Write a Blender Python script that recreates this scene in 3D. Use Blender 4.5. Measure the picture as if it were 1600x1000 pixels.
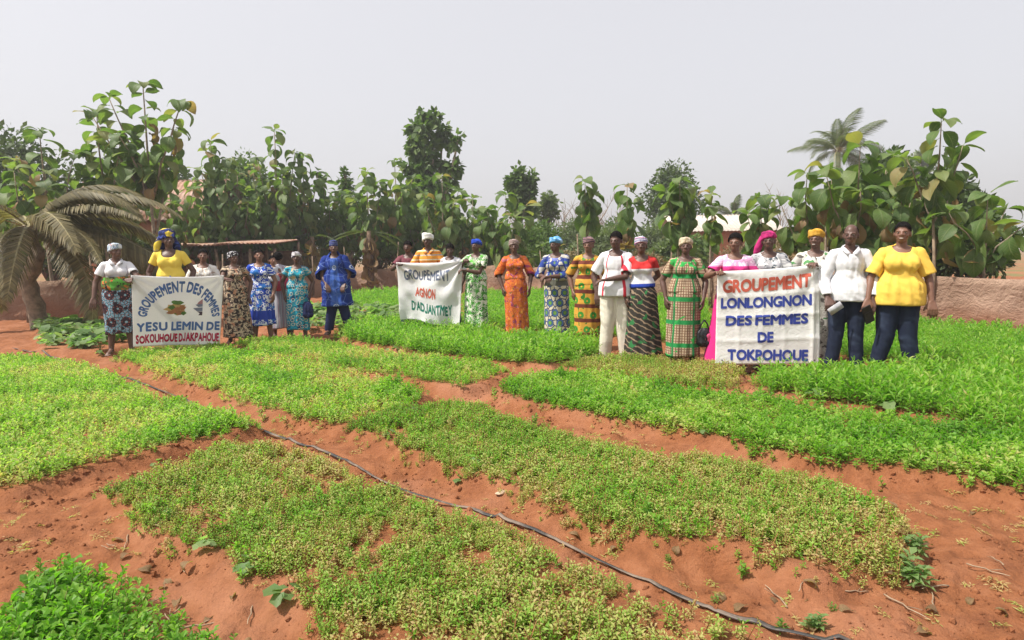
import bpy, bmesh, math, random
import numpy as np
from mathutils import Vector, Matrix, Euler, Quaternion

S = bpy.context.scene
COL = S.collection
for o in list(bpy.data.objects):
    bpy.data.objects.remove(o)
rad = math.radians

# ------------------------------------------------------------------ camera
FPX, CX, CY = 963.0, 800.0, 500.0
CAM_H, PITCH, ROLL = 1.35, math.atan(101 / 963.0), rad(-0.9)
CAM_M = Matrix.Rotation(math.pi / 2 - PITCH, 4, 'X') @ Matrix.Rotation(ROLL, 4, 'Z')
cd = bpy.data.cameras.new('camera')
cam = bpy.data.objects.new('camera', cd)
COL.objects.link(cam)
cam.matrix_world = Matrix.Translation((0, 0, CAM_H)) @ CAM_M
cd.sensor_width = 36
cd.lens = 36 * FPX / 1600
cd.clip_start = 0.05
cd.clip_end = 3000
S.camera = cam

# ------------------------------------------------------------------ sky and sun
SUN_DIR = Vector((-0.50, -0.19, 0.85)).normalized()      # towards the sun: high, from the left and just in front of the people
SUN_EL = math.asin(SUN_DIR.z)
SUN_AZ = math.atan2(SUN_DIR.x, SUN_DIR.y)
w = bpy.data.worlds.new('World')
S.world = w
w.use_nodes = True
nt = w.node_tree
nt.nodes.clear()
sky = nt.nodes.new('ShaderNodeTexSky')
sky.sky_type = 'NISHITA'
sky.sun_disc = False
sky.sun_elevation = SUN_EL
sky.sun_rotation = SUN_AZ
sky.air_density = 1.0
sky.dust_density = 7.0
sky.ozone_density = 1.0
hs = nt.nodes.new('ShaderNodeHueSaturation')             # dry-season dust: an almost white sky
hs.inputs['Saturation'].default_value = 0.55
nt.links.new(sky.outputs[0], hs.inputs['Color'])
mixw = nt.nodes.new('ShaderNodeMix'); mixw.data_type = 'RGBA'
mixw.inputs[0].default_value = 0.5
mixw.inputs[7].default_value = (8.15, 7.95, 8.15, 1)
nt.links.new(hs.outputs[0], mixw.inputs[6])
bg = nt.nodes.new('ShaderNodeBackground')
bg.inputs['Strength'].default_value = 0.103
nt.links.new(mixw.outputs[2], bg.inputs['Color'])
wo = nt.nodes.new('ShaderNodeOutputWorld')
nt.links.new(bg.outputs[0], wo.inputs['Surface'])

sl = bpy.data.lights.new('sun', 'SUN')
sl.energy = 4.4
sl.angle = rad(0.6)
sl.color = (1.0, 0.95, 0.86)
sun = bpy.data.objects.new('sun', sl)
COL.objects.link(sun)
sun.rotation_euler = (-SUN_DIR).to_track_quat('-Z', 'Y').to_euler()
sun.location = (-6, 4, 14)

S.view_settings.view_transform = 'Standard'
S.view_settings.look = 'None'
S.view_settings.exposure = 0.54
S.view_settings.gamma = 1.0
S.view_settings.use_curve_mapping = False
S.render.engine = 'CYCLES'
S.cycles.use_denoising = True
S.cycles.max_bounces = 6
S.cycles.diffuse_bounces = 3
S.cycles.glossy_bounces = 2
S.cycles.transmission_bounces = 4
S.cycles.transparent_max_bounces = 6
S.cycles.caustics_reflective = False
S.cycles.caustics_refractive = False

# ------------------------------------------------------------------ helpers
def ray(px, py):
    return (CAM_M.to_3x3() @ Vector(((px - CX) / FPX, (CY - py) / FPX, -1)))
def at(px, py, z=0.0):
    "point of the ground (height z) seen at this place of the photograph"
    d = ray(px, py); t = (z - CAM_H) / d.z
    return Vector((d.x * t, d.y * t, z))
def aty(px, py, Y):
    "point at depth Y seen at this place of the photograph"
    d = ray(px, py); t = Y / d.y
    return Vector((d.x * t, Y, CAM_H + d.z * t))

def tag(o, label=None, cat=None, group=None, kind=None):
    if label: o['label'] = label
    if cat: o['category'] = cat
    if group: o['group'] = group
    if kind: o['kind'] = kind
    return o
def thing(name, label, cat, loc=(0, 0, 0), rz=0.0, group=None):
    o = bpy.data.objects.new(name, None)
    COL.objects.link(o)
    o.empty_display_size = 0.2
    o.location = loc
    o.rotation_euler = (0, 0, rz)
    return tag(o, label, cat, group)
def link(name, mesh, parent=None, loc=None, rot=None, scl=None):
    o = bpy.data.objects.new(name, mesh)
    COL.objects.link(o)
    if parent is not None: o.parent = parent
    if loc is not None: o.location = loc
    if rot is not None: o.rotation_euler = rot
    if scl is not None: o.scale = scl if hasattr(scl, '__len__') else (scl, scl, scl)
    return o
def mesh_of(name, verts, faces, mats=(), smooth=True, fmat=None):
    me = bpy.data.meshes.new(name)
    me.from_pydata([tuple(v) for v in verts], [], [tuple(f) for f in faces])
    for m in mats: me.materials.append(m)
    if fmat is not None:
        me.polygons.foreach_set('material_index', np.asarray(fmat, dtype=np.int32))
    if smooth: me.polygons.foreach_set('use_smooth', np.ones(len(me.polygons), dtype=bool))
    me.update()
    return me

class MB:
    "collects simple shapes for one mesh"
    def __init__(s): s.v = []; s.f = []; s.m = []
    def add(s, v, f, m=0):
        b = len(s.v)
        s.v += [Vector(p) for p in v]
        s.f += [[i + b for i in q] for q in f]
        s.m += [m] * len(f)
    def box(s, c, d, rz=0, m=0, rot=None):
        R = rot if rot is not None else Matrix.Rotation(rz, 3, 'Z')
        x, y, z = d[0] / 2, d[1] / 2, d[2] / 2
        vs = [R @ Vector((a * x, b * y, e * z)) + Vector(c) for a in (-1, 1) for b in (-1, 1) for e in (-1, 1)]
        s.add(vs, [(0, 1, 3, 2), (4, 6, 7, 5), (0, 4, 5, 1), (2, 3, 7, 6), (0, 2, 6, 4), (1, 5, 7, 3)], m)
    def tube(s, pts, rads, n=6, m=0, cap=True):
        pts = [Vector(p) for p in pts]
        vs, fs = [], []
        for i, p in enumerate(pts):
            t = (pts[min(i + 1, len(pts) - 1)] - pts[max(i - 1, 0)])
            t = t.normalized() if t.length > 1e-9 else Vector((0, 0, 1))
            a = Vector((1, 0, 0)) if abs(t.x) < 0.8 else Vector((0, 1, 0))
            u = t.cross(a).normalized(); q = t.cross(u)
            for k in range(n):
                an = 2 * math.pi * k / n
                vs.append(p + (u * math.cos(an) + q * math.sin(an)) * rads[i])
        for i in range(len(pts) - 1):
            for k in range(n):
                fs.append((i * n + k, i * n + (k + 1) % n, (i + 1) * n + (k + 1) % n, (i + 1) * n + k))
        if cap:
            fs.append(tuple(range(n))[::-1]); fs.append(tuple((len(pts) - 1) * n + k for k in range(n)))
        s.add(vs, fs, m)
    def build(s, name, mats, parent=None, smooth=True, **k):
        me = mesh_of(name, s.v, s.f, mats, smooth, s.m)
        return link(name, me, parent, **k)

# value noise, vectorised
def _h(ix, iy, seed):
    n = (ix.astype(np.int64) * 374761393 + iy.astype(np.int64) * 668265263 + seed * 1442695041) & 0x7fffffff
    n = ((n ^ (n >> 13)) * 1274126177) & 0x7fffffff
    n = n ^ (n >> 16)
    return (n & 0xffff) / 65535.0
def vnoise(x, y, seed=0):
    x = np.asarray(x, float); y = np.asarray(y, float)
    ix = np.floor(x); iy = np.floor(y)
    fx = x - ix; fy = y - iy
    fx = fx * fx * (3 - 2 * fx); fy = fy * fy * (3 - 2 * fy)
    a = _h(ix, iy, seed); b = _h(ix + 1, iy, seed); c = _h(ix, iy + 1, seed); d = _h(ix + 1, iy + 1, seed)
    return (a * (1 - fx) + b * fx) * (1 - fy) + (c * (1 - fx) + d * fx) * fy
def fbm(x, y, seed=0, o=3):
    s = 0; a = .5; f = 1; t = 0
    for i in range(o):
        s = s + a * vnoise(x * f, y * f, seed + i * 17); t += a; a *= .5; f *= 2.03
    return s / t
def sstep(v, a, b):
    t = np.clip((v - a) / (b - a), 0, 1)
    return t * t * (3 - 2 * t)

# ------------------------------------------------------------------ node shorthand
class G:
    def __init__(s, mat):
        mat.use_nodes = True
        s.t = mat.node_tree; s.t.nodes.clear()
        s.out = s.t.nodes.new('ShaderNodeOutputMaterial')
    def n(s, typ, ins=None, **props):
        nd = s.t.nodes.new(typ)
        for k, v in props.items(): setattr(nd, k, v)
        for k, v in (ins or {}).items(): s.set(nd.inputs[k], v)
        return nd
    def set(s, sock, v):
        if isinstance(v, bpy.types.NodeSocket): s.t.links.new(v, sock)
        else:
            if sock.type == 'RGBA' and len(v) == 3: v = (*v, 1)
            sock.default_value = v
    def math(s, op, a, b=0.0, c=0.0, clamp=False):
        return s.n('ShaderNodeMath', {0: a, 1: b, 2: c}, operation=op, use_clamp=clamp).outputs[0]
    def vmath(s, op, a, b=(0, 0, 0)):
        return s.n('ShaderNodeVectorMath', {0: a, 1: b}, operation=op).outputs[0]
    def mix(s, f, a, b):
        nd = s.n('ShaderNodeMix', data_type='RGBA')
        s.set(nd.inputs[0], f); s.set(nd.inputs[6], a); s.set(nd.inputs[7], b)
        return nd.outputs[2]
    def ss(s, v, lo, hi):
        if lo > hi:
            return s.math('SUBTRACT', 1.0, s.ss(v, hi, lo))
        return s.n('ShaderNodeMapRange', {0: v, 1: lo, 2: hi, 3: 0.0, 4: 1.0}, interpolation_type='SMOOTHSTEP').outputs[0]
    def noise(s, vec, scale, detail=3, rough=.55, dist=0.0):
        return s.n('ShaderNodeTexNoise', {'Vector': vec, 'Scale': scale, 'Detail': detail, 'Roughness': rough, 'Distortion': dist}).outputs[0]
    def bump(s, h, strength=.5, dist=.02):
        return s.n('ShaderNodeBump', {'Height': h, 'Strength': strength, 'Distance': dist}).outputs[0]
    def ramp(s, f, stops):
        nd = s.n('ShaderNodeValToRGB', {0: f})
        cr = nd.color_ramp
        while len(cr.elements) < len(stops): cr.elements.new(0.5)
        for e, (p, c) in zip(cr.elements, stops):
            e.position = p; e.color = (*c, 1)
        return nd.outputs[0]
    def attr(s, name, typ='GEOMETRY'):
        return s.n('ShaderNodeAttribute', attribute_name=name, attribute_type=typ)
    def obj(s): return s.n('ShaderNodeTexCoord').outputs['Object']
    def geo(s): return s.n('ShaderNodeNewGeometry').outputs['Position']
    def bsdf(s, col, rough=.8, normal=None, spec=.3, transl=0.0, tcol=None, metal=0.0):
        p = s.n('ShaderNodeBsdfPrincipled', {'Base Color': col, 'Roughness': rough, 'Specular IOR Level': spec, 'Metallic': metal})
        if normal is not None: s.set(p.inputs['Normal'], normal)
        r = p.outputs[0]
        if transl > 0:
            t = s.n('ShaderNodeBsdfTranslucent', {'Color': tcol if tcol is not None else col})
            if normal is not None: s.set(t.inputs['Normal'], normal)
            r = s.n('ShaderNodeMixShader', {0: transl, 1: r, 2: t.outputs[0]}).outputs[0]
        s.t.links.new(r, s.out.inputs['Surface'])
        return r
def newmat(name):
    m = bpy.data.materials.new(name)
    return m, G(m)
def plain(name, col, rough=.8, var=.25, scale=12, bump=.0, spec=.3, transl=0.0, metal=0.0):
    m, g = newmat(name)
    v = g.obj()
    nz = g.noise(v, scale, 4)
    dk = tuple(c * (1 - var) for c in col); lt = tuple(min(1, c * (1 + var)) for c in col)
    c = g.mix(g.ss(nz, .3, .7), dk, lt)
    nm = g.bump(g.noise(v, scale * 4, 4), bump, .02) if bump else None
    g.bsdf(c, rough, nm, spec, transl, None, metal)
    return m

# ------------------------------------------------------------------ planted beds, outlined on the ground
BEDS = {
 'left':   [(-60,560),(60,560),(134,572),(200,600),(250,620),(330,643),(398,660),(370,674),(290,692),(200,712),(134,732),(20,765),(-120,790)],
 'front':  [(163,766),(250,735),(350,702),(445,700),(505,718),(575,758),(680,796),(780,824),(850,866),(940,908),(1040,942),(1120,970),(1200,1006),(1260,1036),(1330,1060),(600,1060),(540,985),(470,940),(420,908),(345,882),(300,850),(235,815)],
 'corner': [(60,890),(134,903),(200,925),(240,952),(265,980),(300,1012),(330,1060),(-60,1060)],
 'second': [(552,664),(600,645),(640,638),(700,627),(780,648),(900,688),(1000,709),(1130,720),(1200,730),(1300,760),(1400,800),(1425,835),(1400,870),(1300,898),(1260,892),(1180,865),(1100,850),(1000,835),(930,810),(860,780),(760,740),(700,720),(620,697),(565,674)],
 'third':  [(185,553),(300,538),(345,540),(420,558),(500,573),(600,596),(668,614),(640,640),(580,655),(530,666),(470,650),(400,640),(330,610),(250,582),(195,563)],
 'fourth': [(360,533),(470,528),(560,543),(650,558),(740,568),(805,580),(760,596),(720,604),(640,592),(560,580),(480,562),(400,549)],
 'middle': [(530,518),(560,513),(640,503),(720,502),(760,520),(790,528),(840,532),(900,537),(938,548),(925,561),(860,571),(780,566),(700,555),(620,543),(540,530)],
 'right':  [(772,606),(850,588),(930,584),(1000,600),(1100,614),(1180,625),(1280,645),(1467,664),(1640,690),(1640,775),(1467,741),(1330,726),(1250,711),(1130,686),(1000,661),(900,641),(800,623)],
 'sparse': [(870,572),(950,560),(1030,562),(1130,566),(1165,585),(1150,612),(1050,601),(940,584)],
 'tall':   [(1165,600),(1190,592),(1290,590),(1467,588),(1640,596),(1640,690),(1467,657),(1350,642),(1250,622),(1160,602)],
 'back':   [(722,470),(760,462),(900,462),(1000,470),(1105,476),(1110,520),(1090,540),(1000,535),(950,525),(880,520),(800,518),(730,500)],
 'fence_strip': [(545,468),(575,461),(640,462),(640,488),(590,486),(550,480)],
 'rear_right': [(1275,505),(1380,502),(1467,512),(1640,530),(1640,585),(1467,574),(1290,560)],
 'squash': [(440,486),(540,478),(625,489),(640,500),(560,511),(500,514),(430,514)],
 'squash_left': [(60,505),(134,505),(205,512),(215,535),(160,548),(60,545)],
}
BEDW = {k: np.array([tuple(at(x, y, 0.05).xy) for x, y in v]) for k, v in BEDS.items()}
def sdist(P, poly):
    "signed distance to a polygon, positive inside"
    x, y = P[:, 0], P[:, 1]
    d = np.full(len(P), 1e9); ins = np.zeros(len(P), bool)
    n = len(poly)
    for i in range(n):
        a = poly[i]; b = poly[(i + 1) % n]
        e = b - a
        L = e @ e + 1e-12
        t = np.clip(((x - a[0]) * e[0] + (y - a[1]) * e[1]) / L, 0, 1)
        d = np.minimum(d, (x - a[0] - t * e[0]) ** 2 + (y - a[1] - t * e[1]) ** 2)
        c = ((a[1] > y) != (b[1] > y)) & (x < (b[0] - a[0]) * (y - a[1]) / (b[1] - a[1] + 1e-12) + a[0])
        ins ^= c
    d = np.sqrt(d)
    return np.where(ins, d, -d)
def bed_mask(P):
    m = np.full(len(P), -1e9)
    for k, poly in BEDW.items():
        lo = poly.min(0) - .4; hi = poly.max(0) + .4
        sel = np.where((P[:, 0] > lo[0]) & (P[:, 0] < hi[0]) & (P[:, 1] > lo[1]) & (P[:, 1] < hi[1]))[0]
        if len(sel): m[sel] = np.maximum(m[sel], sdist(P[sel], poly))
    return m
def ground_h(P):
    P = np.asarray(P, float).reshape(-1, 2)
    x, y = P[:, 0], P[:, 1]
    m = bed_mask(P)
    e = m + .07 * (vnoise(x * 5, y * 5, 3) - .5)
    bed = sstep(e, -.10, .05)
    z = -.045 + .085 * bed
    z = z + .05 * (fbm(x * .8, y * .8, 5, 3) - .5)
    furrow = 1 - bed
    cl = fbm(x * 9, y * 9, 11, 4)
    z = z + furrow * (.085 * (fbm(x * 3.1, y * 3.1, 21, 3) - .5) + .055 * (cl - .5)) + bed * .02 * (cl - .5)
    lump = np.clip(vnoise(x * 14, y * 14, 31) - .72, 0, 1) * .11                     # clods of turned soil
    z = z + lump * (.25 + .75 * furrow * sstep(vnoise(x * 1.3, y * 1.3, 41), .35, .7))
    rim = np.exp(-(e / .06) ** 2) * .018 * vnoise(x * 7, y * 7, 51)
    return z + rim
def gh(x, y): return float(ground_h([(x, y)])[0])
# ------------------------------------------------------------------ ground
def soil_material():
    m, g = newmat('red_soil')
    v = g.geo()
    n1 = g.noise(v, 1.1, 5, .6); n2 = g.noise(v, 9, 6, .65); n3 = g.noise(v, 60, 4, .6)
    c = g.ramp(n2, [(.25, (.14, .052, .023)), (.5, (.232, .089, .039)), (.75, (.295, .126, .062))])
    c = g.mix(g.math('MULTIPLY', g.ss(g.noise(v, 2.6, 4, .65), .55, .66), .45), c, (.17, .064, .032))
    c = g.mix(g.math('MULTIPLY', g.ss(n1, .45, .7), .5), c, (.37, .175, .105))
    c = g.mix(g.math('MULTIPLY', g.ss(n3, .62, .75), .35), c, (.36, .165, .095))
    c = g.mix(g.math('MULTIPLY', g.ss(n3, .40, .28), .5), c, (.10, .032, .018))
    hgt = g.math('ADD', g.math('MULTIPLY', n2, .6), g.math('MULTIPLY', g.noise(v, 38, 6, .7), .5))
    g.bsdf(c, .95, g.bump(hgt, .9, .035), .12)
    return m
M_SOIL = soil_material()
ny, nx = 420, 560
ys = .8 * (30 / .8) ** (np.arange(ny) / (ny - 1))
ts = np.linspace(-1.45, 1.45, nx)
YY, TT = np.meshgrid(ys, ts, indexing='ij')
XX = TT * (YY + .6)
P = np.stack([XX.ravel(), YY.ravel()], 1)
Z = ground_h(P)
V = np.column_stack([P, Z])
idx = np.arange(ny * nx).reshape(ny, nx)
F = np.stack([idx[:-1, :-1], idx[:-1, 1:], idx[1:, 1:], idx[1:, :-1]], -1).reshape(-1, 4)
me = bpy.data.meshes.new('ground')
me.vertices.add(len(V)); me.vertices.foreach_set('co', V.ravel())
me.loops.add(F.size); me.loops.foreach_set('vertex_index', F.ravel().astype(np.int32))
me.polygons.add(len(F)); me.polygons.foreach_set('loop_start', np.arange(0, F.size, 4, dtype=np.int32))
me.polygons.foreach_set('use_smooth', np.ones(len(F), bool))
me.update(); me.validate()
me.materials.append(M_SOIL)
tag(link('ground', me), 'red soil of the vegetable garden, raised into beds with furrows between', None, None, 'structure')
mf, g = newmat('far_ground')
v = g.geo()
c = g.mix(g.ss(g.noise(v, .35, 5), .4, .62), (.27, .12, .06), (.16, .14, .055))
g.bsdf(c, .95, g.bump(g.noise(v, 4, 5), .6, .1), .1)
R = 900
me = mesh_of('far_ground', [(-R, -60, -.14), (R, -60, -.14), (R, R, -.14), (-R, R, -.14)], [(0, 1, 2, 3)], [mf])
tag(link('far_ground', me), 'dry reddish earth running away behind the garden', None, None, 'structure')

# ------------------------------------------------------------------ leaves and plants
def leaf_material(name, stops, transl=.5, rough=.5, spec=.35, attr='tint', tboost=(1.5, 1.9, .8), inst=True):
    m, g = newmat(name)
    if inst:
        f = g.attr(attr, 'INSTANCER').outputs['Fac']
        lv = g.attr('lv').outputs['Fac']
        f = g.math('ADD', f, g.math('MULTIPLY', g.math('SUBTRACT', lv, .5), .26), clamp=True)
    else:
        f = g.n('ShaderNodeObjectInfo').outputs['Random']
    c = g.ramp(f, stops)
    if not inst:
        c = g.mix(g.math('MULTIPLY', g.noise(g.obj(), 7, 3), .35), c, (.10, .11, .05))
    tc = g.vmath('MULTIPLY', c, tboost)
    g.bsdf(c, rough, None, spec, transl, tc)
    return m
CROP_STOPS = [(0, (.045, .115, .014)), (.35, (.125, .285, .022)), (.6, (.205, .345, .040)), (.7, (.29, .41, .085)), (.86, (.42, .42, .14)), (1, (.46, .34, .17))]
M_CROP = leaf_material('crop_leaf', CROP_STOPS)
M_PALE = leaf_material('pale_leaf', [(0, (.09, .17, .05)), (.5, (.17, .26, .09)), (1, (.28, .33, .15))])
M_STEM = plain('plant_stem', (.16, .17, .05), .7)
M_STEMR = plain('reddish_stem', (.30, .15, .065), .8)

def plant_mesh(name, rng, h, nl, ll, lw, up, mats, nstem=1, spread=0.0, droop=.5, rnd=.25, sw=.0022):
    vs, fs, fm, lv = [], [], [], []
    def quad(a, b, c, d, m, l):
        i = len(vs); vs.extend([a, b, c, d]); fs.append((i, i + 1, i + 2, i + 3)); fm.append(m); lv.extend([l] * 4)
    for s in range(nstem):
        bx = Vector((rng.uniform(-1, 1) * spread, rng.uniform(-1, 1) * spread, 0))
        hh = h * rng.uniform(.65, 1.1)
        top = bx + Vector((rng.uniform(-1, 1) * .25 * hh, rng.uniform(-1, 1) * .25 * hh, hh))
        for k in range(2):
            an = rng.uniform(0, 6.3) + k * 1.57
            o = Vector((math.cos(an), math.sin(an), 0)) * sw
            quad(bx - o, bx + o, top + o * .5, top - o * .5, 1, .5)
        a0 = rng.uniform(0, 6.3)
        for i in range(nl):
            t = .18 + .82 * (i + .5) / nl
            p = bx.lerp(top, t)
            az = a0 + i * 2.4 + rng.uniform(-.4, .4)
            el = up * (.35 + .75 * t) + rng.uniform(-.25, .25)
            L = ll * rng.uniform(1 - rnd, 1 + rnd) * (1.1 - .35 * t)
            W = lw * rng.uniform(.8, 1.2)
            d = Vector((math.cos(az) * math.cos(el), math.sin(az) * math.cos(el), math.sin(el)))
            sd = Vector((-math.sin(az), math.cos(az), 0)); sd = (sd + Vector((0, 0, rng.uniform(-.5, .5)))).normalized()
            nrm = d.cross(sd)
            m1 = p + d * L * .5; tip = p + d * L + Vector((0, 0, -droop * L * .35))
            b = p + d * L * .12
            l = rng.random(); i0 = len(vs)
            fold = nrm * (W * .18)
            vs.extend([p, m1 + sd * W / 2 - fold, m1, m1 - sd * W / 2 - fold, tip])
            if nrm.z > 0: vs[-4] = m1 + sd * W / 2 + fold; vs[-2] = m1 - sd * W / 2 + fold
            lv.extend([l] * 5)
            fs.extend([(i0, i0 + 2, i0 + 1), (i0, i0 + 3, i0 + 2), (i0 + 2, i0 + 4, i0 + 1), (i0 + 3, i0 + 4, i0 + 2)])
            fm.extend([0] * 4)
    me = mesh_of(name, vs, fs, mats, False, fm)
    at_ = me.attributes.new('lv', 'FLOAT', 'POINT')
    at_.data.foreach_set('value', np.array(lv, dtype=np.float32))
    return me
def round_leaf_plant(name, rng, n, h, r, mats):
    "a few round, lobed leaves on stalks (squash, sweet-potato kind)"
    vs, fs, fm, lv = [], [], [], []
    for k in range(n):
        az = k * 2.4 + rng.uniform(-.5, .5)
        hh = h * rng.uniform(.6, 1.1); out = r * rng.uniform(.5, 1.6)
        c = Vector((math.cos(az) * out, math.sin(az) * out, hh))
        tilt = Vector((math.cos(az) * .45 + rng.uniform(-.3, .3), math.sin(az) * .45 + rng.uniform(-.3, .3), 1)).normalized()
        q = tilt.to_track_quat('Z', 'Y')
        R_ = r * rng.uniform(.7, 1.15); i0 = len(vs); l = rng.random()
        vs.append(c - tilt * R_ * .15)
        N = 10
        for j in range(N):
            a = 2 * math.pi * j / N
            rr = R_ * (1 + .13 * math.cos(5 * a)) * (.55 if j == 0 else 1)
            vs.append(c + q @ Vector((math.cos(a) * rr, math.sin(a) * rr, .12 * R_ * math.sin(2 * a + k))))
        lv.extend([l] * (N + 1))
        for j in range(N): fs.append((i0, i0 + 1 + j, i0 + 1 + (j + 1) % N)); fm.append(0)
        i1 = len(vs); o = Vector((.003, .002, 0))
        vs.extend([-o, o, c + o * .7, c - o * .7]); lv.extend([.5] * 4); fs.append((i1, i1 + 1, i1 + 2, i1 + 3)); fm.append(1)
    me = mesh_of(name, vs, fs, mats, True, fm)
    at_ = me.attributes.new('lv', 'FLOAT', 'POINT')
    at_.data.foreach_set('value', np.array(lv, dtype=np.float32))
    return me
rng = random.Random(4)
PROTO = {}
def proto(kind, meshes):
    c = bpy.data.collections.new('plants_' + kind)
    for i, me in enumerate(meshes):
        o = bpy.data.objects.new('plant_%s' % kind, me)
        c.objects.link(o)
    PROTO[kind] = (c, len(meshes))
proto('tall', [plant_mesh('tall_plant', rng, .19, 13, .085, .017, .75, [M_CROP, M_STEM], 1) for i in range(6)])
proto('lush', [plant_mesh('lush_plant', rng, .085, 11, .040, .0145, .75, [M_CROP, M_STEM], 1) for i in range(6)])
proto('thin', [plant_mesh('thin_plant', rng, .085, 9, .025, .0095, .50, [M_CROP, M_STEMR], 3, .025, .5, .4, .0030) for i in range(8)])
proto('squash', [round_leaf_plant('squash_plant', rng, 6, .13, .065, [M_PALE, M_STEM]) for i in range(4)])
proto('litter', [plant_mesh('litter_bits', rng, .012, 5, .03, .006, .05, [M_CROP, M_STEMR], 3, .03, .1) for i in range(4)])

def scatter(name, label, cat, pts, rot, scl, var, tint, kind):
    coll, nv = PROTO[kind]
    n = len(pts)
    me = bpy.data.meshes.new(name)
    me.vertices.add(n); me.vertices.foreach_set('co', np.asarray(pts, dtype=np.float32).ravel())
    for nm, ty, dat in (('rot', 'FLOAT_VECTOR', rot), ('scl', 'FLOAT', scl), ('tint', 'FLOAT', tint)):
        a = me.attributes.new(nm, ty, 'POINT')
        a.data.foreach_set('vector' if ty == 'FLOAT_VECTOR' else 'value', np.asarray(dat, dtype=np.float32).ravel())
    a = me.attributes.new('var', 'INT', 'POINT'); a.data.foreach_set('value', np.asarray(var, dtype=np.int32))
    me.update()
    o = link(name, me)
    ng = bpy.data.node_groups.new('scatter_' + name, 'GeometryNodeTree')
    ng.interface.new_socket('Geometry', in_out='INPUT', socket_type='NodeSocketGeometry')
    ng.interface.new_socket('Geometry', in_out='OUTPUT', socket_type='NodeSocketGeometry')
    N, L = ng.nodes, ng.links
    gi = N.new('NodeGroupInput'); go = N.new('NodeGroupOutput')
    ip = N.new('GeometryNodeInstanceOnPoints')
    ci = N.new('GeometryNodeCollectionInfo')
    ci.inputs['Collection'].default_value = coll
    ci.inputs['Separate Children'].default_value = True
    ci.inputs['Reset Children'].default_value = True
    def na(nm, ty):
        d = N.new('GeometryNodeInputNamedAttribute'); d.data_type = ty; d.inputs['Name'].default_value = nm
        return d.outputs['Attribute']
    L.new(gi.outputs[0], ip.inputs['Points'])
    L.new(ci.outputs[0], ip.inputs['Instance'])
    ip.inputs['Pick Instance'].default_value = True
    L.new(na('var', 'INT'), ip.inputs['Instance Index'])
    L.new(na('rot', 'FLOAT_VECTOR'), ip.inputs['Rotation'])
    L.new(na('scl', 'FLOAT'), ip.inputs['Scale'])
    L.new(ip.outputs[0], go.inputs[0])
    md = o.modifiers.new('scatter', 'NODES'); md.node_group = ng
    return tag(o, label, cat, None, 'stuff')

RS = np.random.RandomState(7)
def crop(bed, name, label, kind, dens, size, tint, tvar=.12, gap=0.0, gapscale=2.0, lean=.25, edge=.05, patch=.25, seed=0, fine=.3, tfun=None, sfun=None):
    poly = BEDW[bed]
    lo = poly.min(0) - .2; hi = poly.max(0) + .2
    A = (hi[0] - lo[0]) * (hi[1] - lo[1])
    n = int(A * dens)
    P = lo + RS.rand(n, 2) * (hi - lo)
    vis = np.abs(P[:, 0]) < (P[:, 1] + .6) * 1.2
    P = P[vis & (P[:, 1] > .9)]
    sd = sdist(P, poly) + .26 * (fbm(P[:, 0] * 3, P[:, 1] * 3, 61 + seed, 3) - .5) + edge * RS.randn(len(P)) * .6
    gp = fbm(P[:, 0] * gapscale, P[:, 1] * gapscale, 71 + seed, 4)
    gp2 = fbm(P[:, 0] * 6.5, P[:, 1] * 6.5, 73 + seed, 3)
    keep = (sd > 0) & ((gp * (1 - fine) + gp2 * fine) > gap + .09 * RS.randn(len(P)))
    P = P[keep]; sd = sd[keep]; gp = gp[keep]
    n = len(P)
    z = ground_h(P) - .004
    rot = np.column_stack([RS.randn(n) * lean, RS.randn(n) * lean, RS.rand(n) * 6.283])
    big = vnoise(P[:, 0] * 1.7, P[:, 1] * 1.7, 81 + seed)
    scl = size * (.62 + .65 * RS.rand(n) ** 1.5) * (.8 + .4 * big) * np.clip(.7 + sd * 3, .6, 1)
    t = tint + tvar * RS.randn(n) + patch * (.5 - gp) * 2 + .10 * (vnoise(P[:, 0] * 4.3, P[:, 1] * 4.3, 91 + seed) - .5)
    if tfun is not None: t = t + tfun(P)
    if sfun is not None: scl = scl * sfun(P)
    return scatter(name, label, 'crop', np.column_stack([P, z]), rot, scl, RS.randint(0, PROTO[kind][1], n), np.clip(t, 0, 1), kind)
def near(px, py, r):
    c = np.array(at(px, py).xy)
    return lambda P: np.exp(-((P - c) ** 2).sum(1) / (r * r))
crop('corner', 'leafy_greens', 'dense bright green leafy crop at the lower left corner', 'lush', 1500, 1.25, .42, .10, .0, patch=.1, seed=1)
crop('front', 'leafy_greens', 'thin yellowing crop with bare soil showing in the nearest bed', 'thin', 2100, .90, .79, .12, .475, 2.6, patch=.28, fine=.6, seed=2,
     tfun=lambda P: .0 - .15 * near(330, 860, .35)(P))
crop('front', 'leafy_greens', 'young bright green shoots standing up among the nearest thin crop', 'lush', 260, .85, .58, .12, .53, 2.6, patch=.1, fine=.6, seed=3)
crop('left', 'leafy_greens', 'fresh light green seedlings in the bed left of the drip tape', 'lush', 900, 1.05, .69, .07, .20, patch=.3, seed=4)
n_up = near(640, 660, .9)
crop('second', 'leafy_greens', 'yellow green thinning crop in the middle bed across the tape', 'thin', 2300, .92, .765, .11, .41, 2.2, patch=.32, fine=.5, seed=5,
     tfun=lambda P: -.30 * n_up(P))
crop('second', 'leafy_greens', 'greener shoots along the upper end of the middle bed', 'lush', 420, .85, .52, .08, .50, 1.5, patch=.1, seed=6)
crop('third', 'leafy_greens', 'light green crop in the bed below the left banner', 'lush', 620, 1.1, .66, .11, .24, patch=.5, seed=7)
crop('fourth', 'leafy_greens', 'short patchy green crop in the narrow bed behind', 'lush', 560, 1.05, .64, .11, .24, patch=.5, seed=8)
crop('middle', 'leafy_greens', 'tall bright green crop in front of the middle banner', 'tall', 420, 1.05, .50, .08, .0, patch=.12, seed=9)
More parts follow.
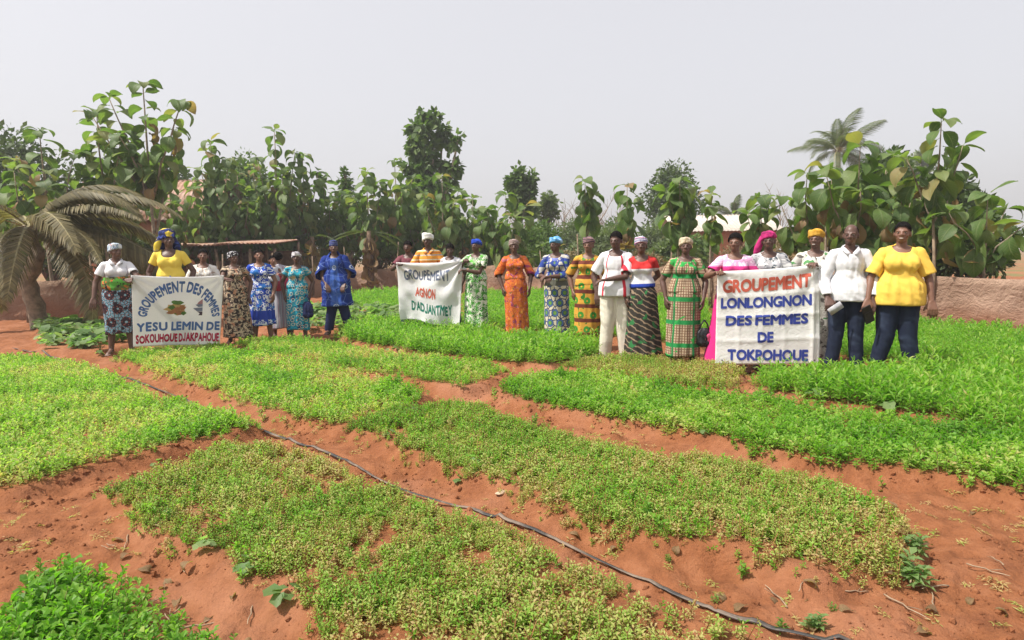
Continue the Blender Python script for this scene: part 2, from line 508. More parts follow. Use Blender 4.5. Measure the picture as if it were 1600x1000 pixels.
crop('right', 'leafy_greens', 'grassy green crop in the long bed on the right', 'lush', 900, 1.2, .54, .08, .10, patch=.45, seed=10)
crop('sparse', 'leafy_greens', 'low weedy patch before the people in the middle right', 'thin', 620, 1.2, .78, .12, .30, patch=.4, seed=11)
crop('tall', 'leafy_greens', 'tall bright green leafy crop before the right banner', 'tall', 430, 1.15, .50, .08, .0, patch=.12, seed=12)
crop('back', 'leafy_greens', 'tall green crop behind the people in the middle', 'tall', 260, 1.15, .45, .08, .0, patch=.1, seed=13)
crop('rear_right', 'leafy_greens', 'green crop behind the two people at the right', 'tall', 300, 1.0, .45, .08, .0, patch=.1, seed=14)
crop('fence_strip', 'leafy_greens', 'far green strip at the foot of the fence', 'tall', 130, 1.3, .46, .08, .0, patch=.1, seed=15)
crop('squash', 'squash_plants', 'pale broad-leaved squash plants behind the man in blue', 'squash', 20, 1.25, .5, .2, .12, patch=.1, seed=16)
crop('squash_left', 'squash_plants', 'pale squash leaves beside the woman at the far left', 'squash', 24, 1.2, .5, .2, .1, patch=.1, seed=17)
# crumbled clods of soil along the furrows
def clod_mesh(seed):
    r = random.Random(seed); v, f = [], []
    bm = bmesh.new(); bmesh.ops.create_icosphere(bm, subdivisions=1, radius=1)
    for x in bm.verts: x.co = Vector((x.co.x, x.co.y, x.co.z * .7)) * r.uniform(.65, 1.15)
    me = bpy.data.meshes.new('clod'); bm.to_mesh(me); bm.free(); me.materials.append(M_SOIL); return me
proto('clods', [clod_mesh(i) for i in range(5)])
P = np.array((-5.5, 1.0)) + RS.rand(90000, 2) * np.array((13.0, 8.5))
P = P[np.abs(P[:, 0]) < (P[:, 1] + .5) * 1.1]
dn = fbm(P[:, 0] * 2.6, P[:, 1] * 2.6, 131, 3)
bm_ = bed_mask(P)
P = P[(bm_ < .05) & (dn + .12 * np.exp(-(bm_ / .07) ** 2) > .50 + .10 * RS.rand(len(P)))]
n = len(P)
scatter('soil_clods', 'crumbs and clods of red soil lying along the furrows', 'soil clods', np.column_stack([P, ground_h(P) + .001]),
        RS.rand(n, 3) * 6.28, .0025 + .020 * RS.rand(n) ** 4.5, RS.randint(0, 5, n), np.zeros(n), 'clods')
# dry bits lying about on the furrows
lo, hi = np.array((-4.5, 1.0)), np.array((6.5, 8.5))
P = lo + RS.rand(3600, 2) * (hi - lo)
P = P[(np.abs(P[:, 0]) < (P[:, 1] + .5) * 1.1)]
dn = vnoise(P[:, 0] * 2.2, P[:, 1] * 2.2, 99)
bm_ = bed_mask(P)
P = P[(bm_ < .02) & (dn > .42)]
n = len(P)
scatter('plant_litter', 'dry bits of straw and leaf strewn on the soil paths', 'litter', np.column_stack([P, ground_h(P) + .002]),
        np.column_stack([RS.randn(n) * .2, RS.randn(n) * .2, RS.rand(n) * 6.28]), .5 + .7 * RS.rand(n), RS.randint(0, 4, n), .75 + .3 * RS.rand(n), 'litter')
# ------------------------------------------------------------------ fence round the garden
def sheet_material():
    m, g = newmat('dusty_sheeting')
    v = g.geo()
    c = g.mix(g.ss(g.noise(v, 1.3, 5, .6), .35, .65), (.25, .16, .112), (.37, .25, .185))
    z = g.n('ShaderNodeSeparateXYZ', {0: v}).outputs['Z']
    splash = g.math('MULTIPLY', g.ss(g.math('ADD', z, g.math('MULTIPLY', g.noise(v, 3, 4), .5)), .75, .15), .7)
    c = g.mix(splash, c, (.30, .14, .08))
    nz = g.noise(v, 5, 5, .6, 1.5)
    g.bsdf(c, .85, g.bump(g.math('ADD', nz, g.math('MULTIPLY', g.noise(v, 22, 5, .65), .5)), .8, .08), .15, .10)
    return m
M_SHEET = sheet_material()
M_POST = plain('weathered_wood', (.20, .145, .10), .9, .35, 9, .3)
M_BARK = plain('pale_bark', (.24, .19, .14), .9, .35, 8, .4)
M_DARKBARK = plain('brown_bark', (.13, .085, .055), .9, .35, 8, .4)
rf = random.Random(11)
FENCE = [Vector(p) for p in ((-19, 12.6), (-10.7, 15.6), (-6.5, 24.5), (0, 22.4), (4.25, 16.3), (7.7, 11.2), (13, 5.2))]
fence = thing('garden_fence', 'low fence of dusty tan sheeting tied to thin wooden posts around the garden', 'fence', (FENCE[3].x, FENCE[3].y, 0))
FO = Vector((FENCE[3].x, FENCE[3].y, 0))
for a, b in zip(FENCE[:-1], FENCE[1:]):
    d = b - a; L = d.length; k = max(1, round(L / 2.0)); u = d / L; nrm = Vector((-u.y, u.x))
    for i in range(k):
        p = a + d * i / k; q = a + d * (i + 1) / k
        h0 = rf.uniform(.92, 1.18); h1 = rf.uniform(.92, 1.18); sag = rf.uniform(.02, .10)
        z0 = gh(p.x, p.y) - .05
        nu, nv = 12, 6
        vs, fs = [], []
        for side in (0, 1):
            for r in range(nv + 1):
                for c in range(nu + 1):
                    s = c / nu; t = r / nv
                    top = h0 * (1 - s) + h1 * s - sag * math.sin(math.pi * s)
                    w_ = .05 * math.sin(6.3 * s * 1.5 + i * 2.1) * (.3 + .7 * math.sin(math.pi * t)) + .03 * math.sin(9 * t + 5 * s + i)
                    xy = p.lerp(q, s) + nrm * (w_ + .012 * side)
                    vs.append((xy.x - FO.x, xy.y - FO.y, z0 + top * t))
        n1 = (nu + 1) * (nv + 1)
        for r in range(nv):
            for c in range(nu):
                j = r * (nu + 1) + c
                fs.append((j, j + 1, j + nu + 2, j + nu + 1))
                fs.append((n1 + j, n1 + j + nu + 1, n1 + j + nu + 2, n1 + j + 1))
        for c in range(nu):
            j = nv * (nu + 1) + c
            fs.append((j, j + 1, n1 + j + 1, n1 + j))
        link('sheet_panel', mesh_of('sheet_panel', vs, fs, [M_SHEET]), fence)
        m = MB(); H = rf.uniform(1.4, 2.0)
        pp = Vector((p.x - FO.x, p.y - FO.y, 0)) - Vector((nrm.x, nrm.y, 0)) * .06
        m.tube([pp, pp + Vector((rf.uniform(-.04, .04), rf.uniform(-.04, .04), H * .5)), pp + Vector((rf.uniform(-.08, .08), rf.uniform(-.05, .05), H))], [.03, .027, .02], 6)
        m.build('post', [M_POST], fence)

# ------------------------------------------------------------------ roofs and walls beyond the fence
def rust_material():
    m, g = newmat('rusty_tin')
    v = g.obj()
    c = g.mix(g.ss(g.noise(v, 2.0, 6, .65), .38, .62), (.30, .15, .09), (.42, .30, .24))
    c = g.mix(g.ss(g.noise(v, 6, 4), .6, .7), c, (.20, .075, .04))
    g.bsdf(c, .7, None, .3)
    return m
M_RUST = rust_material()
M_MUD = plain('red_mud_wall', (.34, .145, .08), .95, .25, 3, .4)
M_ZINC = plain('pale_roof_sheet', (.52, .46, .40), .6, .12, 3)
M_DARK = plain('dark_opening', (.02, .016, .013), .9)
def corrugated(name, w_, d_, n, mat, parent, loc, rot, amp=.025):
    vs, fs = [], []
    N = n * 4
    for k in (0, 1):
        for j in range(2):
            for i in range(N + 1):
                vs.append(((i / N - .5) * w_, (j - .5) * d_, amp * math.sin(i * math.pi / 2) - .012 * k))
    for i in range(N):
        fs.append((i, i + 1, N + 2 + i, N + 1 + i)); o = 2 * N + 2
        fs.append((o + i, o + N + 1 + i, o + N + 2 + i, o + i + 1))
        fs.append((i, o + i, o + i + 1, i + 1))
    return link(name, mesh_of(name, vs, fs, [mat]), parent, loc, rot)
# lean-to shed behind the left group
c0 = aty(352, 381, 22.0)
sh = thing('lean_to_shed', 'open lean-to shed with rusty tin roof on rough posts behind the left banner', 'shed', (c0.x, 22.3, 0))
for i in range(4):
    corrugated('roof_sheet', 1.12, 2.3, 8, M_RUST, sh, ((i - 1.5) * 1.06, rf.uniform(-.1, .1), c0.z + rf.uniform(0, .05) + .012 * i), (rad(4), rf.uniform(-.02, .02), rf.uniform(-.03, .03)))
for i in range(5):
    for yy in (-.95, .95):
        m = MB(); x = (i - 2) * 1.0 + rf.uniform(-.1, .1)
        m.tube([(x, yy, -.1), (x + rf.uniform(-.06, .06), yy, .9), (x + rf.uniform(-.1, .1), yy, c0.z - .07 + .14 * yy)], [.06, .05, .05], 6)
        m.build('post', [M_POST], sh)
m = MB(); m.box((0, 1.15, .8), (4.4, .12, 1.7)); m.build('back_wall', [M_DARKBARK], sh, False)
# hut with rusty roof at the far left
c1 = aty(205, 345, 23); c2 = aty(205, 285, 25)
ht = thing('mud_hut', 'mud hut with rusty corrugated roof behind the palm fronds at left', 'hut', (c1.x, 25, 0))
m = MB(); m.box((0, 0, c1.z / 2), (5.4, 3.6, c1.z)); m.build('wall', [M_MUD], ht, False)
rise = c2.z - c1.z
for sgn in (-1, 1):
    for i in range(4):
        corrugated('roof_sheet', 1.55, math.hypot(2.2, rise), 9, M_RUST, ht, ((i - 1.5) * 1.5, sgn * 1.05, c1.z + rise / 2 + .03 + .014 * (i % 2)), (-sgn * math.atan2(rise, 2.1), 0, 0))
m = MB(); m.box((.9, -1.815, .95), (.9, .05, 1.9)); m.build('door', [M_POST], ht, False)
# house on the right
c3 = aty(1140, 360, 34); c4 = aty(1140, 338, 36)
hs_ = thing('village_house', 'red mud house with pale sheet roof seen between the saplings on the right', 'house', (c3.x, 36.5, 0))
m = MB(); m.box((0, 0, c3.z / 2), (5.4, 4.4, c3.z)); m.build('wall', [M_MUD], hs_, False)
for sgn in (-1, 1):
    corrugated('roof', 6.0, 2.9, 30, M_ZINC, hs_, (0, sgn * 1.32, c3.z + (c4.z - c3.z) / 2 + .05), (-sgn * math.atan2(c4.z - c3.z + .1, 2.6), 0, 0), .02)
f_ = m = MB(); m.box((1.2, -2.215, 1.2), (.9, .06, .9)); wd = m.build('window', [M_POST], hs_, False)
m = MB(); m.box((1.2, -2.25, 1.2), (.74, .03, .74)); m.build('pane', [M_DARK], wd, False)
m = MB(); m.box((-1.2, -2.215, 1.0), (.9, .06, 2.0)); m.build('door', [M_POST], hs_, False)

# ------------------------------------------------------------------ trees
TEAK_STOPS = [(0, (.050, .095, .026)), (.45, (.085, .150, .036)), (.75, (.125, .185, .055)), (.94, (.17, .20, .065)), (.98, (.24, .18, .08)), (1, (.24, .15, .08))]
def teak_material(name, stops, gl=.55):
    m, g = newmat(name)
    f = g.n('ShaderNodeObjectInfo').outputs['Random']
    c = g.ramp(f, stops)
    uv = g.n('ShaderNodeUVMap').outputs[0]
    s = g.n('ShaderNodeSeparateXYZ', {0: uv})
    u, v = s.outputs['X'], s.outputs['Y']
    au = g.math('ABSOLUTE', g.math('SUBTRACT', u, .5))
    mid = g.ss(au, .045, .01)
    vein = g.math('PINGPONG', g.math('SUBTRACT', g.math('MULTIPLY', v, 9), g.math('MULTIPLY', au, 5)), .5)
    vl = g.math('MULTIPLY', g.ss(vein, .09, .01), .6)
    vm = g.math('MAXIMUM', mid, vl)
    c = g.mix(g.math('MULTIPLY', g.ss(g.noise(g.obj(), 5, 4), .5, .75), .45), c, (.17, .17, .085))
    c = g.mix(g.math('MULTIPLY', vm, .45), c, (.20, .24, .10))
    tc = g.vmath('MULTIPLY', c, (2.0, 2.3, .9))
    g.bsdf(c, gl, g.bump(g.math('ADD', vm, g.math('MULTIPLY', g.noise(g.obj(), 12, 3), .6)), .5, .012), .4, .38, tc)
    return m
M_TEAK = teak_material('teak_leaf', TEAK_STOPS)
M_TEAKD = teak_material('dry_teak_leaf', [(0, (.20, .12, .06)), (.5, (.26, .17, .09)), (1, (.15, .085, .045))], .7)
M_BANANA = teak_material('dark_leaf', [(0, (.03, .045, .022)), (1, (.06, .08, .03))])
def teak_leaf(name, bend, a0, width, wav, seed, mat):
    r = random.Random(seed)
    NL, NW = 7, 4
    vs, fs, uv = [], [], []
    y = z = 0.0
    prof = [.0, .50, .86, 1.0, .95, .74, .42, .03]
    pts = [(0, 0)]
    ang = a0
    pet = .12
    for i in range(NL + 1):
        t = i / NL
        if i == 0: y, z = pet * math.cos(a0), pet * math.sin(a0)
        else:
            ang = a0 - bend * t
            y += math.cos(ang) * .9 / NL; z += math.sin(ang) * .9 / NL
        for j in range(NW + 1):
            s = j / NW * 2 - 1
            hw = width / 2 * max(prof[i], .02)
            cup = .20 * abs(s) * hw + wav * math.sin(7 * t + 2.5 * s + seed) * abs(s)
            ns = (-math.sin(ang), math.cos(ang))
            vs.append((s * hw, y + ns[0] * cup, z + ns[1] * cup)); uv.append((j / NW, t))
    for i in range(NL):
        for j in range(NW):
            k = i * (NW + 1) + j
            fs.append((k, k + 1, k + NW + 2, k + NW + 1))
    b = len(vs)
    for p in ((-.012, 0, 0), (.012, 0, 0), (.012, pet * math.cos(a0) + .02, pet * math.sin(a0)), (-.012, pet * math.cos(a0) + .02, pet * math.sin(a0))):
        vs.append(p); uv.append((.5, 0))
    fs.append((b, b + 1, b + 2, b + 3))
    me = mesh_of(name, vs, fs, [mat])
    ul = me.uv_layers.new(name='UVMap')
    li = np.zeros(len(me.loops), np.int32); me.loops.foreach_get('vertex_index', li)
    ul.data.foreach_set('uv', np.array(uv, dtype=np.float32)[li].ravel())
    return me
TL = [teak_leaf('leaf', b, .35, w_, .03, i, M_TEAK) for i, (b, w_) in enumerate(((1.0, .56), (1.5, .60), (2.0, .62), (1.3, .52), (1.8, .66), (.6, .55)))]
TLD = [teak_leaf('dry_leaf', b, .3, .42, .09, i + 20, M_TEAKD) for i, b in enumerate((2.3, 2.0, 2.6))]
def wob(p, q, n, r, amp):
    p, q = Vector(p), Vector(q)
    out = []
    for i in range(n + 1):
        t = i / n
        out.append(p.lerp(q, t) + Vector((r.uniform(-1, 1), r.uniform(-1, 1), 0)) * amp * math.sin(math.pi * t))
    return out
def add_leaf(root, p, az, el, L, r, dry=.0):
    me = r.choice(TLD) if r.random() < dry else r.choice(TL)
    link('leaf', me, root, p, (el, r.uniform(-.45, .45), az - math.pi / 2), L)
def teak(px, Y, top, low, label, leaf=.42, shoots=((0, 0, 1),), seed=0, gap=.2, dry=.05, name='teak_sapling', cat='sapling', group='broad-leaved saplings behind the fence', lean=0.0, trunk_r=None, droop=-1.2):
    r = random.Random(seed * 13 + 5)
    T = aty(px, top, Y); B = aty(px, low, Y)
    H, zl = T.z, max(.5, B.z)
    root = thing(name, label, cat, (T.x, Y, gh(T.x, Y) - .05 if Y < 29 else -.12), r.uniform(0, .6), group)
    tr = trunk_r or .008 * H + .012
    leaf *= 1.34; gap *= .70 if len(shoots) < 4 else .85
    m = MB()
    main = wob((0, 0, 0), (lean, 0, H - leaf * .25), 6, r, .05)
    m.tube(main, [tr * (1 - .8 * i / 6) for i in range(7)], 7)
    m.build('trunk', [M_BARK], root)
    nleaf = 0
    for k, (ox, oy, hs2) in enumerate(shoots):
        if k == 0: axis = main
        else:
            zb = zl * r.uniform(.75, 1.0); st = min(5, int(zb / H * 6))
            p0 = main[st]
            e = Vector((ox, oy, H * hs2))
            axis = wob(p0, e, 5, r, .07)
            mm = MB(); mm.tube(axis, [tr * .6 * (1 - .7 * i / 5) for i in range(6)], 6); mm.build('branch', [M_BARK], root)
        z0 = zl if k == 0 else max(axis[0].z + .3, zl * .9)
        ztop = axis[-1].z
        n = max(2, int((ztop - z0) / gap)); ph = r.uniform(0, 3.1)
        for i in range(n + 1):
            t = i / n; z = z0 + (ztop - z0) * t
            for a, b in zip(axis[:-1], axis[1:]):
                if a.z <= z <= b.z + 1e-6: p = a.lerp(b, (z - a.z) / max(1e-6, b.z - a.z)); break
            else: p = axis[-1]
            for s in (0, 1):
                if nleaf > 285: continue
                if i < n and r.random() < .12: continue
                az = ph + i * 1.57 + s * math.pi + r.uniform(-.5, .5)
                el = droop + (.95 - .35 * (droop + 1.2)) * t ** 2 + r.uniform(-.3, .3)
                add_leaf(root, p, az, el, leaf * r.uniform(.7, 1.12) * (1.05 - .25 * t), r, dry * (1.6 - t) if t < .55 else 0); nleaf += 1
        for s in range(3):
            add_leaf(root, axis[-1], ph + s * 2.1 + r.uniform(-.3, .3), r.uniform(-.35, .7), leaf * r.uniform(.55, .8), r); nleaf += 1
    return root
B3 = ((0, 0, 1), (.55, .1, .86), (-.5, .2, .8))
B5 = ((0, 0, 1), (.7, .1, .85), (-.7, .2, .82), (.25, -.5, .74), (-.3, .6, .7))
TEAKS = [
 # left cluster
 (222, 15.5, 116, 262, 'tallest sapling at the left, its open crown standing against the sky', .46, ((0, 0, 1), (.95, -.2, .90), (-.9, .2, .93), (.5, .4, .80), (-.5, -.3, .76), (-1.3, .1, .86)), .22),
 (150, 16.5, 165, 330, 'broad-leaved sapling leaning over the far left edge', .48, B3, .21),
 (60, 16.0, 190, 340, 'sapling beyond the woman in the white polo, outermost on the left', .48, B5, .22),
 (328, 22.6, 208, 372, 'sapling with large hanging leaves above the left banner', .52, B3, .2),
 (370, 23.6, 262, 372, 'broad leafy sapling just right of the one above the left banner', .50, B5, .2),
 (428, 24.2, 192, 378, 'tall dense sapling with a pointed top behind the left group', .52, B5, .2),
 (472, 25.0, 232, 372, 'sapling with paired leaves left of the man in blue', .50, B3, .2),
 (505, 25.6, 268, 372, 'sapling directly behind the man in blue', .48, B5, .21),
 (572, 24.5, 259, 372, 'thin sapling carrying one rosette of leaves at its tip', .52, B3, .24),
 (545, 25.5, 300, 368, 'low bushy sapling right of the man in blue', .48, B5, .22),
 (616, 25.0, 241, 368, 'sapling with a small round tuft on a bare tip', .52, B5, .24),
 (655, 25.5, 292, 370, 'leafy sapling behind the white turban', .48, B5, .22),
 (690, 23.5, 262, 372, 'tall sapling behind the middle banner', .55, B5, .22),
 (738, 23.5, 300, 400, 'wide drooping sapling behind the woman in green', .52, B5, .22),
 (790, 22.6, 294, 405, 'full sapling left of the woman in orange', .55, B5, .2),
 (760, 24.2, 330, 400, 'low sapling half hidden behind the woman in green', .50, B3, .22),
 (848, 22.2, 375, 425, 'short yellowing sapling behind the woman in the light blue scarf', .45, B3, .22),
 (914, 19.5, 268, 322, 'sapling with drooping two-part crown alone against the sky', .55, ((0, 0, 1), (.28, .1, .84)), .17),
 (980, 17.2, 279, 366, 'sapling with brown lower leaves behind the man in the white shirt with red stripes', .50, ((0, 0, 1), (.35, .1, .78)), .2),
 (1062, 15.6, 268, 356, 'sapling with one big pale leaf behind the plaid dress', .52, ((0, 0, 1), (.35, .1, .88), (-.2, .2, .85)), .2),
 (1112, 15.2, 292, 358, 'small sapling between the plaid dress and the woman in pink', .40, ((0, 0, 1), (.2, .1, .85)), .18),
 (1190, 14.2, 291, 378, 'sapling with yellow lower leaves above the magenta scarf', .46, ((0, 0, 1), (.3, .1, .85), (-.3, .1, .8)), .19),
 (1262, 13.4, 254, 372, 'sapling left of the large tree above the yellow scarf', .44, B3, .19),
 (1345, 12.6, 208, 352, 'large wide sapling with big leaves above the man in the white shirt', .52, ((0, 0, 1), (.65, -.2, .9), (-.75, .1, .83), (.3, .3, .78), (-.35, -.4, .7), (.75, .3, .7)), .19),
 (1412, 12.0, 272, 365, 'sapling with hanging leaves above the woman in the yellow shirt', .46, B3, .2),
 (1472, 11.6, 170, 330, 'tall sapling at the right edge', .42, B3, .2),
 (1545, 11.0, 285, 365, 'broad sapling beyond the right edge of the group', .42, B5, .2),
 (20, 14.5, 250, 380, 'low broad sapling near the left end of the fence', .46, B3, .21),
 (185, 19.0, 205, 330, 'leafy sapling between the tallest one and the left edge', .48, B5, .22),
 (262, 20.6, 262, 378, 'low leafy sapling behind the woman in the yellow top', .46, B5, .22),
 (300, 22.4, 272, 380, 'leafy sapling left of the lean-to shed', .46, B5, .22),
 (395, 25.0, 250, 378, 'crowded sapling above the lean-to shed', .48, B5, .22),
 (450, 25.6, 262, 375, 'crowded sapling above the teal dress', .48, B5, .22),
 (525, 26.4, 290, 372, 'crowded low sapling above the dark cap', .48, B5, .22),
 (600, 26.5, 290, 370, 'crowded sapling left of the white turban', .50, B5, .22),
 (640, 26.5, 282, 370, 'crowded sapling under the tall dense tree', .50, B5, .22),
 (718, 26.5, 300, 385, 'crowded sapling right of the tall dense tree', .50, B5, .22),
 (1300, 15.5, 265, 375, 'leafy sapling behind the yellow scarf', .46, B5, .2),
 (1385, 15.0, 250, 365, 'leafy sapling between the man in white and the woman in yellow', .46, B5, .2),
 (1440, 13.5, 285, 370, 'hanging sapling behind the shoulder of the woman in the yellow tee', .44, B3, .2),
]
for i, (px, Y, top, low, lab, lf, shn, gp) in enumerate(TEAKS):
    teak(px, Y, top, low, lab, lf, shn, seed=i + 1, gap=gp, dry=.08 if px < 800 else .11, droop=-.75 if px in (222, 150, 60) else -1.25)

# trees with small leaves: a crown of many leaf faces on limbs
def small_leaf_material(name, c0, c1, c2, transl=.3):
    m, g = newmat(name)
    f = g.attr('lv').outputs['Fac']
    c = g.ramp(f, [(0, c0), (.6, c1), (1, c2)])
    g.bsdf(c, .55, None, .3, transl, g.vmath('MULTIPLY', c, (1.6, 1.9, .8)))
    return m
M_FOL = small_leaf_material('dark_foliage', (.030, .055, .016), (.055, .09, .022), (.10, .14, .035))
M_FOLM = small_leaf_material('green_foliage', (.045, .085, .018), (.08, .14, .03), (.15, .20, .05))
M_FOLH = small_leaf_material('grey_green_foliage', (.08, .11, .05), (.13, .17, .08), (.20, .24, .12))
M_FOLDRY = small_leaf_material('dry_foliage', (.12, .09, .045), (.20, .15, .075), (.26, .20, .10), .15)
def crown_mesh(name, clumps, n, ls, mat, seed, asp=.5, hang=.0):
    "clumps: (centre, radii); leaf-sized faces spread through their volume, thicker towards the outside"
    R_ = np.random.RandomState(seed)
    wts = np.array([c[1][0] * c[1][1] * c[1][2] for c in clumps]) ** .75
    k = R_.choice(len(clumps), n, p=wts / wts.sum())
    C = np.array([c[0] for c in clumps])[k]; RR = np.array([c[1] for c in clumps])[k]
    d = R_.randn(n, 3); d /= np.linalg.norm(d, axis=1)[:, None]
    rr = R_.rand(n) ** .5
    lump = .75 + .5 * vnoise(d[:, 0] * 3 + k * 7, d[:, 1] * 3 + d[:, 2] * 2, seed)
    p = C + d * RR * (rr * lump)[:, None]
    a = d + R_.randn(n, 3) * .7; a[:, 2] -= hang; a /= np.linalg.norm(a, axis=1)[:, None]
    b = np.cross(a, R_.randn(n, 3)); b /= np.linalg.norm(b, axis=1)[:, None]
    L = ls * (.6 + .8 * R_.rand(n))[:, None]
    W = L * asp
    nn = np.cross(a, b)
    V = np.stack([p, p + a * L * .5 + b * W * .5 + nn * L * .06, p + a * L, p + a * L * .5 - b * W * .5 + nn * L * .06], 1).reshape(-1, 3)
    F = np.arange(4 * n, dtype=np.int32)
    me = bpy.data.meshes.new(name)
    me.vertices.add(4 * n); me.vertices.foreach_set('co', V.astype(np.float32).ravel())
    me.loops.add(4 * n); me.loops.foreach_set('vertex_index', F)
    me.polygons.add(n); me.polygons.foreach_set('loop_start', np.arange(0, 4 * n, 4, dtype=np.int32))
    me.update()
    lv = np.repeat(np.clip(R_.rand(n) * .7 + .3 * vnoise(p[:, 0] * 1.5, p[:, 2] * 1.5, seed + 3), 0, 1), 4)
    at_ = me.attributes.new('lv', 'FLOAT', 'POINT'); at_.data.foreach_set('value', lv.astype(np.float32))
    me.materials.append(mat)
    return me
def leafy_tree(name, label, cat, px, Y, top, bottom, wpx, mat, n, ls, seed, group=None, shape='round', nclump=9, bark=None, asp=.5, hang=.2, spots=None):
    "top, bottom: rows of the crown's top and bottom in the photograph; wpx its width there"
    r = random.Random(seed)
    T = aty(px, top, Y); B = aty(px, bottom, Y); W = wpx * Y / FPX
    H = T.z - B.z
    root = thing(name, label, cat, (T.x, Y, -.12), 0, group)
    cl = []
    for i in range(nclump):
        a = i * 2.4; q = (i + .5) / nclump
        zz = B.z + H * (.2 + .62 * q)
        if shape == 'column': wr = .16; cr = .30
        elif shape == 'open': wr = .40 * math.sqrt(max(.05, 1 - (1.7 * q - .6) ** 2)); cr = .12
        elif shape == 'cone': wr = .33 * (1 - q) + .03; cr = .26 * (1 - q) + .12
        else: wr = .32 * math.sqrt(max(.05, 1 - (2 * q - .8) ** 2)); cr = .24
        c = Vector((math.cos(a) * W * wr * r.uniform(.6, 1.1), math.sin(a) * W * wr * r.uniform(.6, 1.1), zz + r.uniform(-.05, .05) * H))
        s = W * cr * r.uniform(.8, 1.2)
        cl.append((tuple(c), (s, s, min(s, H * .24) * r.uniform(.8, 1.1) if shape != 'column' else H * .16)))
    if spots:
        cl = []
        for sx, sy, sr in spots:
            q_ = aty(sx, sy, Y); s = sr * Y / FPX
            cl.append(((q_.x - T.x, r.uniform(-1, 1) * .6, q_.z + .12), (s * .95, s * .95, s * 1.15)))
    link('crown', crown_mesh('crown', cl, n, ls, mat, seed, asp, hang), root)
    m = MB(); tr = .03 * (T.z) + .03
    m.tube(wob((0, 0, 0), (0, 0, B.z + H * .7), 5, r, .12), [tr * (1 - .14 * i) for i in range(6)], 7)
    for c, s in (cl[:8] if not spots else cl[::2]):
        m.tube(wob((0, 0, max(.2, B.z * .7)), c, 3, r, .08), [tr * .45, tr * .35, tr * .25, tr * .12], 5)
    m.build('trunk', [bark or M_DARKBARK], root)
    return root
G_BUSH = 'bushes behind the fence'
leafy_tree('tall_tree', 'tall dense broad-leaved tree rising above the middle banner against the sky', 'tree', 674, 31, 166, 320, 92, M_FOLM, 2300, .40, 301, None, 'open', 20, M_BARK, .6, .9, [(657,177,6),(681,182,8),(646,200,10),(664,205,12),(690,200,10),(650,230,12),(672,232,11),(697,216,8),(640,262,9),(664,258,10),(686,248,6),(654,286,14),(676,292,13),(712,226,6),(718,214,6),(701,256,8),(712,262,8),(705,280,8),(640,300,12),(690,310,14),(660,315,16)])
leafy_tree('columnar_tree', 'narrow column-shaped tree above the woman in orange, the taller of the pair', 'tree', 806, 33, 252, 345, 30, M_FOLM, 1100, .30, 302, None, 'column', 6, None, .6, .8)
leafy_tree('columnar_tree', 'slim column-shaped tree, the thinner right one of the pair', 'tree', 829, 33, 257, 345, 18, M_FOLM, 600, .28, 303, None, 'column', 6, None, .6, .8)
leafy_tree('bush', 'round grey green bush standing against the sky right of the slim pair', 'bush', 856, 34, 293, 350, 36, M_FOLH, 900, .26, 304)
leafy_tree('shade_tree', 'dark spreading tree behind the sapling above the plaid dress', 'tree', 1050, 40, 253, 375, 96, M_FOL, 5000, .26, 305, None, 'round', 14)
leafy_tree('far_tree', 'hazy pale tree far behind the right edge', 'tree', 1440, 62, 222, 300, 38, M_FOLH, 1600, .4, 306, None, 'round', 9)
leafy_tree('mango_tree', 'fine-leaved green tree behind the dense sapling of the left group', 'tree', 375, 30, 236, 360, 100, M_FOLM, 4500, .20, 307, None, 'round', 12)
leafy_tree('shade_tree', 'dark tree behind the hut at the left', 'tree', 240, 34, 236, 340, 110, M_FOL, 4200, .26, 308, None, 'round', 12)
leafy_tree('shade_tree', 'spiky tall young tree left of the rosette sapling', 'tree', 538, 28, 238, 345, 30, M_FOLM, 700, .22, 309, None, 'cone', 8)
leafy_tree('shade_tree', 'dark tree mass behind the large right sapling', 'tree', 1375, 22, 232, 380, 130, M_FOL, 5200, .24, 310, None, 'round', 14)
leafy_tree('shade_tree', 'bushy tree behind the right edge', 'tree', 1480, 20, 262, 400, 120, M_FOL, 4200, .24, 311, None, 'round', 12)
leafy_tree('shade_tree', 'spreading tree beyond the left edge', 'tree', 10, 26, 200, 380, 190, M_FOL, 5200, .26, 312, None, 'round', 14)
